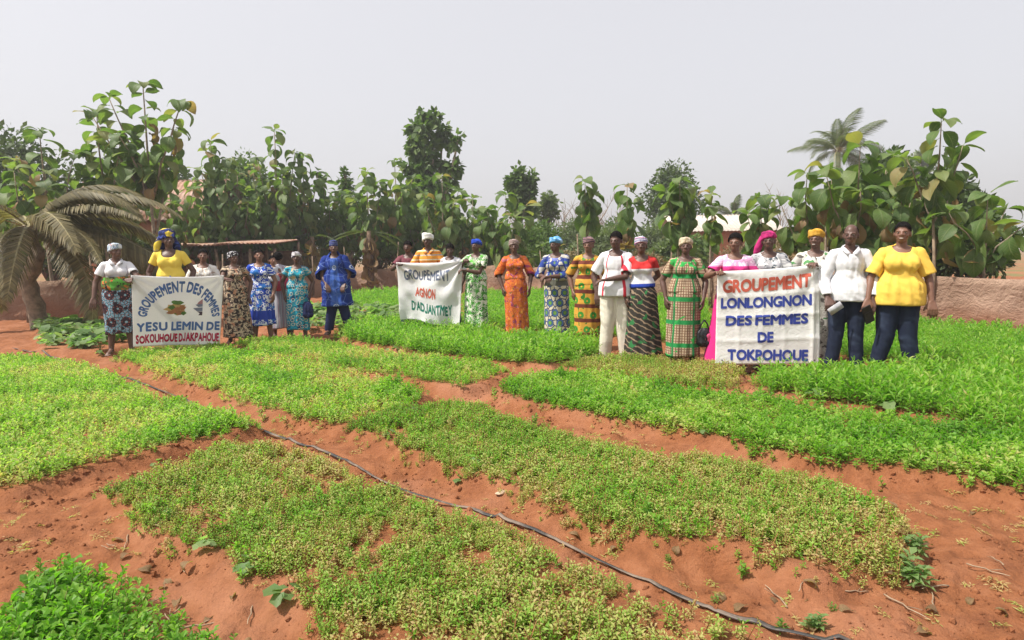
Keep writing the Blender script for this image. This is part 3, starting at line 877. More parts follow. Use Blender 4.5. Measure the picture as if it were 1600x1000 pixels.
bl = [  # px, Y, top, bottom, width, material, label
 (300, 28, 320, 400, 90, M_FOL, 'dark bush under the saplings above the left banner'),
 (395, 29, 315, 400, 90, M_FOL, 'dark bush behind the open shed'),
 (470, 29, 318, 405, 90, M_FOL, 'dark bush under the saplings left of the man in blue'),
 (545, 31, 312, 410, 90, M_FOL, 'dark bush behind the banana clump'),
 (620, 31, 312, 405, 90, M_FOL, 'dark bush behind the white turban'),
 (700, 30, 330, 408, 90, M_FOL, 'dark bush behind the woman in green'),
 (780, 31, 345, 412, 80, M_FOLM, 'green bush behind the woman in orange'),
 (846, 29, 335, 412, 80, M_FOLM, 'bright shrub behind the light blue scarf'),
 (900, 32, 333, 412, 90, M_FOLH, 'pale shrub under the lone two-part sapling'),
 (960, 30, 338, 415, 80, M_FOLM, 'shrub behind the yellow and brown dress'),
 (1020, 31, 345, 420, 80, M_FOLH, 'pale shrub between the striped shirt and the plaid dress'),
 (1080, 27, 362, 425, 70, M_FOLM, 'low shrub in front of the mud house'),
 (1160, 30, 372, 425, 90, M_FOLDRY, 'dry brown brush before the mud house'),
 (1235, 22, 352, 425, 90, M_FOLDRY, 'dry thicket behind the magenta scarf'),
 (1300, 19, 340, 420, 90, M_FOL, 'dark thicket behind the yellow scarf'),
 (1365, 17, 348, 425, 90, M_FOLDRY, 'dry thicket behind the man in the white shirt'),
 (1440, 16, 330, 430, 110, M_FOL, 'dark thicket behind the woman in the yellow shirt'),
 (1530, 15, 320, 430, 120, M_FOL, 'thicket beyond the right edge'),
 (170, 21, 330, 420, 110, M_FOL, 'dark bush under the palm fronds'),
 (70, 20, 320, 430, 120, M_FOL, 'dark bush at the far left'),
 (240, 22.5, 362, 430, 80, M_FOL, 'dark bush behind the woman in the yellow top'),
 (880, 24.5, 385, 430, 90, M_FOLDRY, 'dry brush on the fence behind the patterned blue dress'),
 (1000, 19.5, 388, 430, 90, M_FOLDRY, 'dry brush on the fence behind the striped shirt'),
 (640, 27, 375, 430, 100, M_FOLDRY, 'dry brush behind the middle banner'),
 (500, 27, 385, 430, 90, M_FOLDRY, 'dry brush behind the man in blue'),
 (1140, 20, 398, 440, 70, M_FOLDRY, 'dry brush behind the woman in pink'),
 (820, 26, 352, 420, 100, M_FOLM, 'green shrub between the woman in orange and the light blue scarf'),
 (935, 26.5, 350, 420, 100, M_FOLH, 'pale leafy shrub behind the striped shirt and the yellow dress'),
 (1045, 22, 368, 425, 80, M_FOLH, 'pale leafy shrub behind the plaid dress'),
 (590, 28.5, 345, 412, 100, M_FOL, 'dark undergrowth between the man in blue and the maroon shirt'),
 (665, 28.2, 345, 412, 100, M_FOLM, 'green undergrowth directly behind the orange striped polo'),
 (745, 27.5, 340, 412, 100, M_FOL, 'dark undergrowth right of the woman in green'),
 (430, 27.5, 340, 408, 100, M_FOL, 'dark undergrowth behind the mother and child'),
 (345, 26.5, 330, 408, 100, M_FOL, 'dark undergrowth just behind the lean-to shed'),
]
for i, (px, Y, t_, b_, wd_, mt, lab) in enumerate(bl):
    leafy_tree('bush', lab, 'bush', px, Y, t_, b_, wd_, mt, 4600 if mt is not M_FOLDRY else 2600, .16 if mt is not M_FOLDRY else .12, 400 + i, G_BUSH, 'round', 9, None, .45)
# bare trees far behind
def bare_tree(px, Y, top, label, seed):
    r = random.Random(seed); T = aty(px, top, Y)
    root = thing('bare_tree', label, 'bare tree', (T.x, Y, -.12), 0, 'leafless trees far behind')
    m = MB()
    m.tube(wob((0, 0, 0), (0, 0, T.z * .7), 4, r, .1), [.10, .08, .07, .05, .03], 6)
    m.build('trunk', [M_BARK], root)
    m = MB()
    for i in range(16):
        z = T.z * r.uniform(.3, .7); a = r.uniform(0, 6.3); l = T.z * r.uniform(.18, .38)
        e = Vector((math.cos(a) * l * .6, math.sin(a) * l * .6, min(T.z, z + l)))
        pts = wob((0, 0, z), e, 3, r, .12); m.tube(pts, [.035, .028, .02, .012], 4)
        for k in range(4):
            q = pts[2].lerp(pts[3], r.random()); m.tube([q, q + Vector((r.uniform(-.5, .5), r.uniform(-.5, .5), r.uniform(.2, .7)))], [.014, .008], 4)
    m.build('branches', [M_BARK], root)
for i, (px, t_) in enumerate(((880, 308), (905, 318), (935, 305), (955, 318), (815, 318), (1220, 292))):
    bare_tree(px, 44, t_, ['thin leafless tree left of the lone sapling', 'low leafless tree behind the lone sapling', 'leafless tree just right of the lone sapling', 'low leafless tree left of the sapling with brown leaves', 'leafless tree under the column-shaped pair', 'leafless tree left of the palm'][i], 500 + i)

# palms
def frond_mesh(name, L, droop, nl, ll, seed, mats, lw=.030):
    r = random.Random(seed)
    vs, fs, lv, fm = [], [], [], []
    pts = []; y = z = 0; a = .0
    for i in range(15):
        pts.append(Vector((0, y, z))); a = -droop * (i / 14) ** 1.3
        y += math.cos(a) * L / 14; z += math.sin(a) * L / 14
    def P(t):
        k = min(13, int(t * 14)); return pts[k].lerp(pts[k + 1], t * 14 - k), (pts[k + 1] - pts[k]).normalized()
    for i in range(14):
        w_ = .03 * (1 - i / 15)
        b = len(vs); n_ = Vector((0, -.0, w_))
        vs += [pts[i] + Vector((-w_, 0, 0)), pts[i] + Vector((w_, 0, 0)), pts[i + 1] + Vector((w_ * .9, 0, 0)), pts[i + 1] + Vector((-w_ * .9, 0, 0)), pts[i] - n_, pts[i + 1] - n_]
        fs += [(b, b + 1, b + 2, b + 3), (b, b + 3, b + 5, b + 4), (b + 1, b + 4, b + 5, b + 2)]; fm += [1] * 3; lv += [.5] * 6
    for i in range(nl):
        t = .12 + .86 * i / nl
        for s in (-1, 1):
            p, d = P(min(.995, t))
            l = ll * math.sin(math.pi * (.15 + .8 * t)) * r.uniform(.85, 1.1)
            out = Vector((s * 1.0, 0, 0)) + d * .65 + Vector((0, 0, -.25 + r.uniform(-.12, .12)))
            out.normalize()
            m1 = p + out * l * .5; e = p + out * l * .85 + Vector((0, 0, -l * .4))
            wd = d * lw
            b = len(vs)
            vs += [p - wd * .6, p + wd * .6, m1 + wd, m1 - wd, e]
            fs += [(b, b + 1, b + 2, b + 3), (b + 3, b + 2, b + 4)]; fm += [0, 0]; lv += [r.random()] * 5
    me = mesh_of(name, vs, fs, mats, False, fm)
    at_ = me.attributes.new('lv', 'FLOAT', 'POINT'); at_.data.foreach_set('value', np.array(lv, dtype=np.float32))
    return me
M_PALM = small_leaf_material('palm_leaf', (.05, .075, .025), (.085, .115, .04), (.16, .17, .07), .3)
M_PALMY = small_leaf_material('yellowing_palm_leaf', (.085, .075, .035), (.14, .12, .055), (.22, .18, .09), .3)
M_RIB = plain('frond_rib', (.22, .19, .09), .6)
def palm(label, loc, H, fronds, mat, L, ll, seed, name='coconut_palm', cat='palm tree', nl=46, group=None, lw=.024):
    r = random.Random(seed)
    root = thing(name, label, cat, (loc[0], loc[1], -.1), 0, group)
    m = MB(); n = 12
    m.tube(wob((0, 0, 0), (0, 0, H), n, r, .1), [.17 - .05 * i / n + (.012 if i % 2 else 0) for i in range(n + 1)], 8)
    m.build('trunk', [M_BARK], root)
    ms = [frond_mesh('frond', 1.0 * L, d_, nl, ll, seed + i, [mat, M_RIB], lw) for i, d_ in enumerate((1.0, 1.5, 2.0))]
    for az, el, sc in fronds:
        link('frond', r.choice(ms), root, (math.cos(az) * .1, math.sin(az) * .1, H), (el, r.uniform(-.3, .3), az - math.pi / 2), sc)
    return root
r_ = random.Random(77)
c = aty(1310, 222, 36)
palm('coconut palm with ragged fronds rising behind the large right sapling', (c.x, 36), c.z - .4, [(i * 2.4 + r_.uniform(-.3, .3), r_.uniform(-.3, 1.45), r_.uniform(.75, 1.1)) for i in range(24)], M_PALM, 2.7, .80, 600, nl=54, lw=.020)
c = aty(1148, 325, 48)
palm('small far palm above the mud house', (c.x, 48), c.z - .6, [(i * 2.4, r_.uniform(.2, 1.35), r_.uniform(.8, 1.1)) for i in range(14)], M_PALM, 2.2, .6, 610)
c = aty(46, 345, 12.9)
palm('low palm at the far left, its fronds arching above the woman in white polo', (c.x, 12.9), c.z,
     [(0.05, .62, 1.15), (-.25, .40, 1.0), (.35, .30, 1.05), (-.5, .1, 1.0), (0.0, -.02, 1.25), (.9, .5, 1), (1.6, .7, .8), (2.3, .5, .8), (3.0, .6, .8), (3.7, .4, .8), (-1.0, -.1, .9), (-1.4, .5, .9), (4.9, -.1, .9), (.15, .15, 1.2), (-.12, .80, 1.0), (-.35, -.25, 1.1), (.22, .95, .95), (-.7, .35, 1.0), (.55, -.05, 1.0)], M_PALMY, 2.9, .52, 620, nl=80)
# banana-like clump with a skirt of dry leaves behind the man in blue
def banana(px, Y, top, label, seed, nd, ng):
    r = random.Random(seed); T = aty(px, top, Y)
    root = thing('banana_plant', label, 'banana plant', (T.x, Y, gh(T.x, Y) - .05 if Y < 29 else -.1), 0, 'banana plants by the fence')
    m = MB(); m.tube(wob((0, 0, 0), (0, 0, T.z), 5, r, .03), [.15, .14, .13, .12, .10, .08], 8); m.build('trunk', [M_DARKBARK], root)
    for i in range(nd):
        t = r.uniform(.35, 1)
        link('dry_leaf', r.choice(TLD), root, (0, 0, T.z * t), (-1.25 + r.uniform(-.2, .3), r.uniform(-.4, .4), r.uniform(0, 6.3)), (.7, 1.1 * r.uniform(.7, 1.1), .8))
    for i in range(ng):
        link('leaf', BL, root, (0, 0, T.z), (r.uniform(-.45, .1), r.uniform(-.3, .3), -1.57 + (0 if i % 2 else math.pi) + r.uniform(-.7, .7)), (1.0, 1.7, 1.2))
BL = teak_leaf('leaf', .7, .1, .32, .02, 40, M_BANANA)
banana(576, 23.6, 358, 'banana stump with a skirt of dry leaves right of the man in blue', 701, 26, 4)
banana(487, 24.2, 366, 'dry banana stem left of the man in blue', 702, 20, 2)
banana(725, 24.0, 372, 'banana stem with dead leaves behind the woman in green', 703, 18, 1)
banana(1192, 15.6, 372, 'dark dry stem behind the magenta scarf', 704, 14, 0)
# ------------------------------------------------------------------ printed cloth
def fabric(name, base, layers=(), rough=.85, transl=0.0, bump=.25, wear=.10, aniso=True):
    m, g = newmat(name)
    cuv = g.attr('cuv').outputs['Vector']
    sep = g.n('ShaderNodeSeparateXYZ', {0: cuv}); U, Vv = sep.outputs['X'], sep.outputs['Y']
    c = base
    if not isinstance(c, bpy.types.NodeSocket):
        n0 = g.noise(cuv, 14, 3)
        c = g.mix(g.math('MULTIPLY', n0, wear * 2), base, tuple(x * .7 for x in base))
    for L in layers:
        k, col = L[0], L[1]
        if k == 'noise':
            sc, lo, hi, sd = L[2:6]
            v = g.vmath('ADD', cuv, (sd * 1.37, sd * 2.11, sd))
            f = g.ss(g.noise(v, sc, 2, .5, .6), lo, hi)
        elif k == 'cell':
            sc, r0, r1, sd = L[2:6]
            v = g.vmath('ADD', cuv, (sd * 1.37, sd * 2.11, 0))
            d = g.n('ShaderNodeTexVoronoi', {'Vector': v, 'Scale': sc, 'Randomness': L[6] if len(L) > 6 else .8}, voronoi_dimensions='2D').outputs['Distance']
            f = g.math('MULTIPLY', g.ss(d, r0 - .03, r0), g.ss(d, r1 + .03, r1)) if r0 > 0 else g.ss(d, r1 + .03, r1)
        elif k == 'edge':
            sc, w_, sd = L[2:5]
            v = g.vmath('ADD', cuv, (sd * 1.37, sd * 2.11, 0))
            d = g.n('ShaderNodeTexVoronoi', {'Vector': v, 'Scale': sc}, voronoi_dimensions='2D', feature='DISTANCE_TO_EDGE').outputs['Distance']
            f = g.ss(d, w_, w_ * .5)
        elif k == 'band':
            ax, per, lo, hi, off, warp = L[2:8]
            x = {'u': U, 'v': Vv, 'd': g.math('ADD', g.math('MULTIPLY', U, .6), Vv)}[ax]
            x = g.math('ADD', x, g.math('MULTIPLY', g.math('SUBTRACT', g.noise(cuv, 9, 2), .5), warp))
            fr = g.math('FRACT', g.math('ADD', g.math('DIVIDE', x, per), off + 50))
            e = .03
            f = g.math('MULTIPLY', g.ss(fr, lo, lo + e), g.ss(fr, hi, hi - e))
        elif k == 'ring':
            pu, pv, r0, r1 = L[2:6]
            row = g.math('FLOOR', g.math('ADD', g.math('DIVIDE', Vv, pv), 50))
            x = g.math('FRACT', g.math('ADD', g.math('ADD', g.math('DIVIDE', U, pu), 50), g.math('MULTIPLY', row, .5)))
            y = g.math('FRACT', g.math('ADD', g.math('DIVIDE', Vv, pv), 50))
            dx = g.math('MULTIPLY', g.math('SUBTRACT', x, .5), pu); dy = g.math('MULTIPLY', g.math('SUBTRACT', y, .5), pv)
            d = g.math('SQRT', g.math('ADD', g.math('MULTIPLY', dx, dx), g.math('MULTIPLY', dy, dy)))
            f = g.ss(d, r1 + .003, r1 - .003)
            if r0 > 0: f = g.math('MULTIPLY', f, g.ss(d, r0 - .003, r0 + .003))
        elif k == 'vr':
            lo, hi = L[2:4]; f = g.math('MULTIPLY', g.ss(Vv, lo - .004, lo + .004), g.ss(Vv, hi + .004, hi - .004))
        elif k == 'ur':
            lo, hi = L[2:4]; f = g.math('MULTIPLY', g.ss(U, lo - .004, lo + .004), g.ss(U, hi + .004, hi - .004))
        elif k == 'oval':
            u0, v0, a, b_ = L[2:6]
            dx = g.math('DIVIDE', g.math('SUBTRACT', U, u0), a); dy = g.math('DIVIDE', g.math('SUBTRACT', Vv, v0), b_)
            f = g.ss(g.math('ADD', g.math('MULTIPLY', dx, dx), g.math('MULTIPLY', dy, dy)), 1.1, .9)
        c = g.mix(f, c, col)
    nm = g.bump(g.noise(g.obj(), 11, 3, .5, .5), bump * .6, .02)
    g.bsdf(c, rough, nm, .2, transl)
    return m
W_ = (.78, .78, .78)
FB = {}
FB['white'] = fabric('white_cotton', (.66, .66, .69))
FB['white_blouse'] = fabric('white_flowered_cloth', (.72, .70, .66), [('cell', (.45, .32, .25), 16, 0, .22, 1), ('noise', (.5, .48, .42), 18, .58, .64, 2)])
FB['yellow'] = fabric('yellow_cotton', (.76, .50, .085))
FB['yellow2'] = fabric('bright_yellow_cotton', (.76, .57, .09))
FB['p1skirt'] = fabric('light_blue_print', (.20, .36, .46), [('edge', (.02, .03, .05), 22, .12, 1), ('ring', (.04, .02, .03), .21, .20, 0, .075), ('cell', (.30, .10, .08), 26, 0, .18, 3), ('ring', (.22, .38, .46), .21, .20, 0, .016), ('cell', (.03, .02, .03), 7, 0, .16, 5)])
FB['p1belt'] = fabric('green_orange_print', (.10, .16, .04), [('noise', (.55, .16, .04), 11, .52, .58, 2), ('noise', (.10, .35, .05), 9, .55, .60, 5), ('noise', (.03, .02, .02), 14, .58, .63, 7)])
FB['bluewhite_wrap'] = fabric('blue_white_scarf', (.50, .60, .68), [('noise', (.10, .17, .32), 24, .52, .58, 1), ('noise', (.75, .75, .75), 18, .56, .62, 3), ('noise', (.45, .15, .15), 30, .62, .66, 4)])
FB['navyyellow'] = fabric('navy_yellow_scarf', (.015, .02, .09), [('noise', (.60, .46, .05), 9, .55, .60, 1), ('noise', (.06, .10, .40), 14, .56, .62, 3)])
FB['p4dress'] = fabric('beige_black_print', (.46, .36, .25), [('noise', (.025, .02, .02), 17, .50, .55, 1), ('cell', (.05, .03, .03), 21, .18, .34, 2), ('noise', (.40, .20, .12), 12, .58, .63, 4)])
FB['p5dress'] = fabric('royal_blue_white_print', (.02, .06, .38), [('noise', (.62, .66, .72), 19, .53, .58, 1), ('cell', (.70, .72, .75), 13, .22, .32, 2), ('noise', (.03, .16, .50), 8, .56, .62, 4), ('vr', (.02, .05, .35), .42, .58)])
FB['p7dress'] = fabric('teal_print', (.02, .22, .32), [('noise', (.50, .36, .20), 12, .56, .61, 1), ('noise', (.01, .06, .14), 9, .55, .62, 3), ('edge', (.02, .35, .45), 9, .06, 4), ('cell', (.55, .48, .38), 10, .24, .30, 6)])
FB['p7wrap'] = fabric('white_print_scarf', (.62, .60, .62), [('noise', (.06, .05, .10), 26, .52, .58, 1)])
FB['p4wrap'] = fabric('black_white_scarf', (.05, .05, .06), [('cell', (.70, .70, .72), 26, 0, .26, 1)])
FB['p8robe'] = fabric('royal_blue_robe_cloth', (.010, .032, .20), [('ur', (.035, .09, .34), -.08, .08), ('ring', (.45, .50, .60), .26, .34, .030, .042), ('ring', (.35, .42, .55), .26, .34, .0, .016), ('noise', (.01, .02, .14), 6, .60, .68, 2), ('edge', (.10, .16, .38), 8, .03, 5)])
FB['navy'] = fabric('navy_cloth', (.012, .018, .07))
FB['capblue'] = fabric('dark_blue_cap_cloth', (.02, .03, .14), [('band', (.12, .14, .25), 'v', .03, .2, .5, 0, .01)])
FB['maroon'] = fabric('maroon_cotton', (.16, .05, .065))
FB['p10shirt'] = fabric('orange_striped_cotton', (.78, .33, .05), [('band', (.78, .70, .50), 'v', .075, .35, .62, 0, .01), ('band', (.18, .22, .35), 'v', .15, .80, .90, .1, .01), ('band', (.62, .12, .04), 'v', .15, .05, .15, .1, .01)])
FB['p12dress'] = fabric('green_white_print', (.08, .28, .05), [('noise', (.62, .64, .52), 15, .52, .57, 1), ('noise', (.015, .04, .015), 13, .56, .61, 3), ('noise', (.12, .42, .06), 9, .60, .66, 6), ('cell', (.66, .66, .58), 18, .25, .34, 7)])
FB['bluewrap'] = fabric('blue_cotton_scarf', (.02, .06, .42))
FB['p13dress'] = fabric('orange_purple_print', (.56, .145, .03), [('noise', (.23, .03, .09), 8, .57, .62, 1), ('noise', (.50, .16, .22), 15, .60, .64, 2), ('edge', (.42, .06, .02), 12, .07, 4), ('noise', (.22, .10, .03), 18, .62, .66, 8), ('noise', (.75, .30, .06), 10, .62, .67, 5)])
FB['p13wrap'] = fabric('grey_brown_scarf', (.32, .25, .23), [('band', (.15, .08, .08), 'v', .03, .3, .6, 0, .02)])
FB['p14skirt'] = fabric('cream_navy_ring_print', (.58, .52, .40), [('edge', (.02, .03, .10), 13, .12, 2), ('ring', (.015, .025, .10), .17, .15, .0, .062), ('ring', (.08, .16, .36), .17, .15, .038, .052), ('ring', (.14, .28, .06), .17, .15, 0, .03), ('vr', (.10, .10, .08), .93, 1.08)])
FB['p14top'] = fabric('blue_cream_print', (.48, .46, .42), [('edge', (.03, .05, .22), 11, .15, 2), ('ring', (.03, .06, .26), .20, .17, .02, .065), ('ring', (.12, .22, .08), .20, .17, 0, .02), ('oval', (.16, .20, .50), 0, 1.37, .10, .07)])
FB['skyblue'] = fabric('light_blue_scarf', (.11, .32, .60), [('noise', (.40, .62, .85), 14, .56, .62, 1)])
FB['p15dress'] = fabric('yellow_brown_print', (.56, .29, .045), [('ring', (.04, .22, .03), .21, .21, 0, .055), ('noise', (.03, .14, .02), 13, .60, .64, 3), ('band', (.12, .028, .018), 'v', .21, .0, .30, .0, .015), ('band', (.35, .12, .02), 'v', .21, .31, .36, .0, .015), ('ring', (.55, .30, .03), .21, .21, 0, .014)])
FB['p15wrap'] = fabric('striped_purple_scarf', (.10, .06, .09), [('band', (.45, .28, .24), 'v', .026, .3, .55, 0, .02)])
FB['p16shirt'] = fabric('white_red_sports_cloth', (.68, .68, .71), [('ur', (.55, .03, .05), .10, .138), ('ur', (.55, .03, .05), -.165, -.145)], bump=.3)
FB['p17top'] = fabric('red_white_blue_cotton', (.68, .68, .71), [('vr', (.52, .03, .03), 1.24, 2), ('vr', (.02, .05, .34), .6, 1.045)])
FB['redsleeve'] = fabric('red_cotton', (.66, .035, .03))
FB['p17skirt'] = fabric('dark_zebra_print', (.035, .03, .025), [('band', (.26, .19, .13), 'd', .075, .2, .48, 0, .10), ('noise', (.03, .16, .05), 7, .58, .62, 2)])
FB['p17wrap'] = fabric('blue_pink_striped_scarf', (.50, .48, .56), [('band', (.06, .08, .30), 'v', .03, .2, .5, 0, .03), ('band', (.5, .15, .2), 'v', .06, .7, .85, 0, .03)])
FB['p18dress'] = fabric('tan_green_plaid', (.42, .32, .22), [('band', (.12, .06, .035), 'u', .034, .0, .35, 0, .004), ('band', (.16, .08, .05), 'v', .034, .0, .30, 0, .004), ('band', (.02, .22, .06), 'v', .30, .05, .27, .3, .01), ('band', (.015, .16, .05), 'u', .26, .40, .52, 0, .01), ('noise', (.03, .30, .06), 6, .61, .64, 4)])
FB['p18wrap'] = fabric('beige_scarf', (.55, .46, .34), [('noise', (.35, .27, .18), 20, .55, .6, 1)])
FB['pinktop'] = fabric('pink_print', (.62, .32, .50), [('cell', (.80, .62, .72), 20, .2, .35, 1), ('vr', (.62, .04, .22), 1.10, 1.27)])
FB['hotpink'] = fabric('hot_pink_cloth', (.62, .03, .20))
FB['magenta'] = fabric('magenta_scarf', (.48, .03, .17), [('noise', (.26, .02, .10), 12, .5, .6, 1)])
FB['p20dress'] = fabric('grey_flowered_print', (.38, .38, .40), [('noise', (.70, .70, .68), 20, .52, .57, 1), ('noise', (.06, .08, .10), 16, .57, .62, 3)])
FB['p21dress'] = fabric('pale_flowered_print', (.52, .50, .46), [('noise', (.12, .11, .10), 18, .55, .60, 1), ('cell', (.70, .68, .62), 15, .2, .32, 3), ('noise', (.08, .22, .08), 9, .63, .66, 6)])
FB['mustard'] = fabric('mustard_scarf', (.54, .31, .05), [('noise', (.42, .22, .02), 10, .5, .62, 1)])
FB['offwhite'] = fabric('offwhite_trouser_cloth', (.66, .61, .52), [('noise', (.50, .45, .38), 6, .55, .65, 1)])
FB['jeans'] = fabric('dark_denim', (.012, .018, .040), [('noise', (.035, .05, .09), 5, .55, .75, 1)], .8, bump=.4)
FB['turban'] = fabric('white_turban_cloth', (.78, .76, .74))
FB['stripes'] = fabric('striped_wrap_cloth', (.30, .32, .38), [('band', (.65, .62, .62), 'u', .03, .2, .5, 0, .005), ('band', (.35, .05, .10), 'u', .09, .7, .8, 0, .005)])
FB['pinkwrap'] = fabric('red_pink_cloth', (.62, .06, .12))

def skin_material():
    m, g = newmat('skin')
    f = g.attr('tone').outputs['Fac']
    ob = g.n('ShaderNodeObjectInfo').outputs['Color']
    c = g.mix(g.math('MULTIPLY', g.noise(g.obj(), 20, 4), .35), ob, (.05, .022, .014))
    c = g.mix(f, c, (.16, .062, .045))
    g.bsdf(c, .48, g.bump(g.noise(g.obj(), 60, 3), .15, .004), .4)
    return m
M_SKIN = skin_material()
M_HAIR = plain('black_hair', (.009, .008, .008), .95, .4, 60, .5, .04)
M_EYE = plain('eye_white', (.24, .19, .16), .5, .03)
M_IRIS = plain('dark_iris', (.012, .008, .006), .45, .03)
M_SANDAL = plain('sandal', (.05, .035, .03), .7)
M_TEETH = plain('teeth', (.50, .46, .41), .4, .03)

# ------------------------------------------------------------------ bodies
def cone_geo(p0, p1, r0, r1, n=12, k=4, sq=None):
    p0, p1 = Vector(p0), Vector(p1)
    ax = (p1 - p0); L = ax.length; t = ax / L if L > 1e-6 else Vector((0, 0, 1))
    a = Vector((1, 0, 0)) if abs(t.x) < .8 else Vector((0, 1, 0))
    u = t.cross(a).normalized(); q = t.cross(u)
    rings = []
    for i in range(k):
        an = -math.pi / 2 + (i + 1) / k * math.pi / 2
        rings.append((p0 + t * r0 * math.sin(an), r0 * math.cos(an)))
    for i in range(k):
        an = i / k * math.pi / 2
        rings.append((p1 + t * r1 * math.sin(an), r1 * math.cos(an)))
    vs = [p0 - t * r0]; fs = []
    for c, r in rings:
        for j in range(n):
            th = 2 * math.pi * j / n
            vs.append(c + (u * math.cos(th) + q * math.sin(th)) * r)
    vs.append(p1 + t * r1)
    for j in range(n): fs.append((0, 1 + (j + 1) % n, 1 + j))
    R_ = len(rings)
    for i in range(R_ - 1):
        for j in range(n):
            fs.append((1 + i * n + j, 1 + i * n + (j + 1) % n, 1 + (i + 1) * n + (j + 1) % n, 1 + (i + 1) * n + j))
    e = len(vs) - 1
    for j in range(n): fs.append((1 + (R_ - 1) * n + j, 1 + (R_ - 1) * n + (j + 1) % n, e))
    return vs, fs
def ell_geo(c, r, M=None, n=16, k=10):
    vs, fs = [], []
    c = Vector(c)
    vs.append(Vector((0, 0, -1)))
    for i in range(1, k):
        ph = -math.pi / 2 + math.pi * i / k
        for j in range(n):
            th = 2 * math.pi * j / n
            vs.append(Vector((math.cos(ph) * math.cos(th), math.cos(ph) * math.sin(th), math.sin(ph))))
    vs.append(Vector((0, 0, 1)))
    for j in range(n): fs.append((0, 1 + (j + 1) % n, 1 + j))
    for i in range(k - 2):
        for j in range(n):
            fs.append((1 + i * n + j, 1 + i * n + (j + 1) % n, 1 + (i + 1) * n + (j + 1) % n, 1 + (i + 1) * n + j))
    e = len(vs) - 1
    for j in range(n): fs.append((1 + (k - 2) * n + j, 1 + (k - 2) * n + (j + 1) % n, e))
    out = []
    for v in vs:
        p = Vector((v.x * r[0], v.y * r[1], v.z * r[2]))
        if M is not None: p = M @ p
        out.append(p + c)
    return out, fs
def fuse(name, prims, voxel, adapt=0.0, smooth=2):
    "joins shapes into one continuous closed surface"
    m = MB()
    for p in prims:
        v, f = (cone_geo(*p[1:]) if p[0] == 'c' else ell_geo(*p[1:]))
        m.add(v, f)
    me = mesh_of(name + '_shape', m.v, m.f, [], False)
    o = bpy.data.objects.new('shape', me); COL.objects.link(o)
    md = o.modifiers.new('r', 'REMESH'); md.mode = 'VOXEL'; md.voxel_size = voxel; md.adaptivity = adapt; md.use_smooth_shade = True
    if smooth:
        s = o.modifiers.new('s', 'SMOOTH'); s.iterations = smooth; s.factor = .5
    dg = bpy.context.evaluated_depsgraph_get()
    out = bpy.data.meshes.new_from_object(o.evaluated_get(dg))
    bpy.data.objects.remove(o); bpy.data.meshes.remove(me)
    out.name = name
    return out
def arr(me):
    co = np.zeros(len(me.vertices) * 3, np.float32); me.vertices.foreach_get('co', co)
    return co.reshape(-1, 3).astype(float)
def norms(me):
    co = np.zeros(len(me.vertices) * 3, np.float32); me.vertex_normals.foreach_get('vector', co)
    return co.reshape(-1, 3).astype(float)
def set_cuv(me, co=None):
    if co is None: co = arr(me)
    th = np.arctan2(co[:, 0], -co[:, 1] + 1e-6)
    a = me.attributes.new('cuv', 'FLOAT_VECTOR', 'POINT')
    dat = np.column_stack([th * .17, co[:, 2], np.zeros(len(co))]).astype(np.float32)
    a.data.foreach_set('vector', dat.ravel())
def cut(me, inside):
    "drops the faces whose corners all satisfy inside(co)"
    co = arr(me); k = inside(co)
    bm = bmesh.new(); bm.from_mesh(me); bm.verts.ensure_lookup_table()
    bmesh.ops.delete(bm, geom=[bm.verts[i] for i in np.where(k)[0]], context='VERTS')
    bm.to_mesh(me); bm.free()
def tidy(me, n=8, turn=.009):
    "evens out the cut edges and turns them in a little, like a hem"
    bm = bmesh.new(); bm.from_mesh(me)
    for _ in range(2):
        bad = [f for f in bm.faces if sum(e.is_boundary for e in f.edges) >= 2]
        bmesh.ops.delete(bm, geom=bad, context='FACES')
    be = [e for e in bm.edges if e.is_boundary]
    bv = {v for e in be for v in e.verts}
    nb = {v: [e.other_vert(v) for e in v.link_edges if e.is_boundary] for v in bv}
    for _ in range(n):
        new = {v: v.co * .4 + sum((w_.co for w_ in nb[v]), Vector()) / len(nb[v]) * .6 for v in bv if len(nb[v]) == 2}
        for v, c in new.items(): v.co = c
    bm.normal_update()
    nrm = {v: v.normal.copy() for v in bv}
    g_ = bmesh.ops.extrude_edge_only(bm, edges=be)['geom']
    for v in [x for x in g_ if isinstance(x, bmesh.types.BMVert)]:
        near_ = min((o for e in v.link_edges for o in [e.other_vert(v)] if o in nrm), key=lambda o: (o.co - v.co).length, default=None)
        if near_ is not None: v.co = v.co - nrm[near_] * turn
    bm.to_mesh(me); bm.free()
    me.polygons.foreach_set('use_smooth', np.ones(len(me.polygons), bool))
def join(ms):
    bm = bmesh.new()
    for m_ in ms: bm.from_mesh(m_)
    out = ms[0]; out.clear_geometry(); bm.to_mesh(out); bm.free()
    for m_ in ms[1:]: bpy.data.meshes.remove(m_)
    out.polygons.foreach_set('use_smooth', np.ones(len(out.polygons), bool))
    return out
def wrinkle(me, amp, seed, ks=9, kz=14):
    co = arr(me); n = norms(me)
    th = np.arctan2(co[:, 0], -co[:, 1] + 1e-6)
    f = fbm(th * ks / 2 + co[:, 2] * 2.5, co[:, 2] * kz * .28 - th * .8, seed, 3) - .5
    f += .35 * (vnoise(co[:, 0] * 16 + co[:, 2] * 26, co[:, 2] * 5 - co[:, 0] * 9, seed + 5) - .5)
    co += n * (f * amp)[:, None]
    me.vertices.foreach_set('co', co.astype(np.float32).ravel()); me.update()
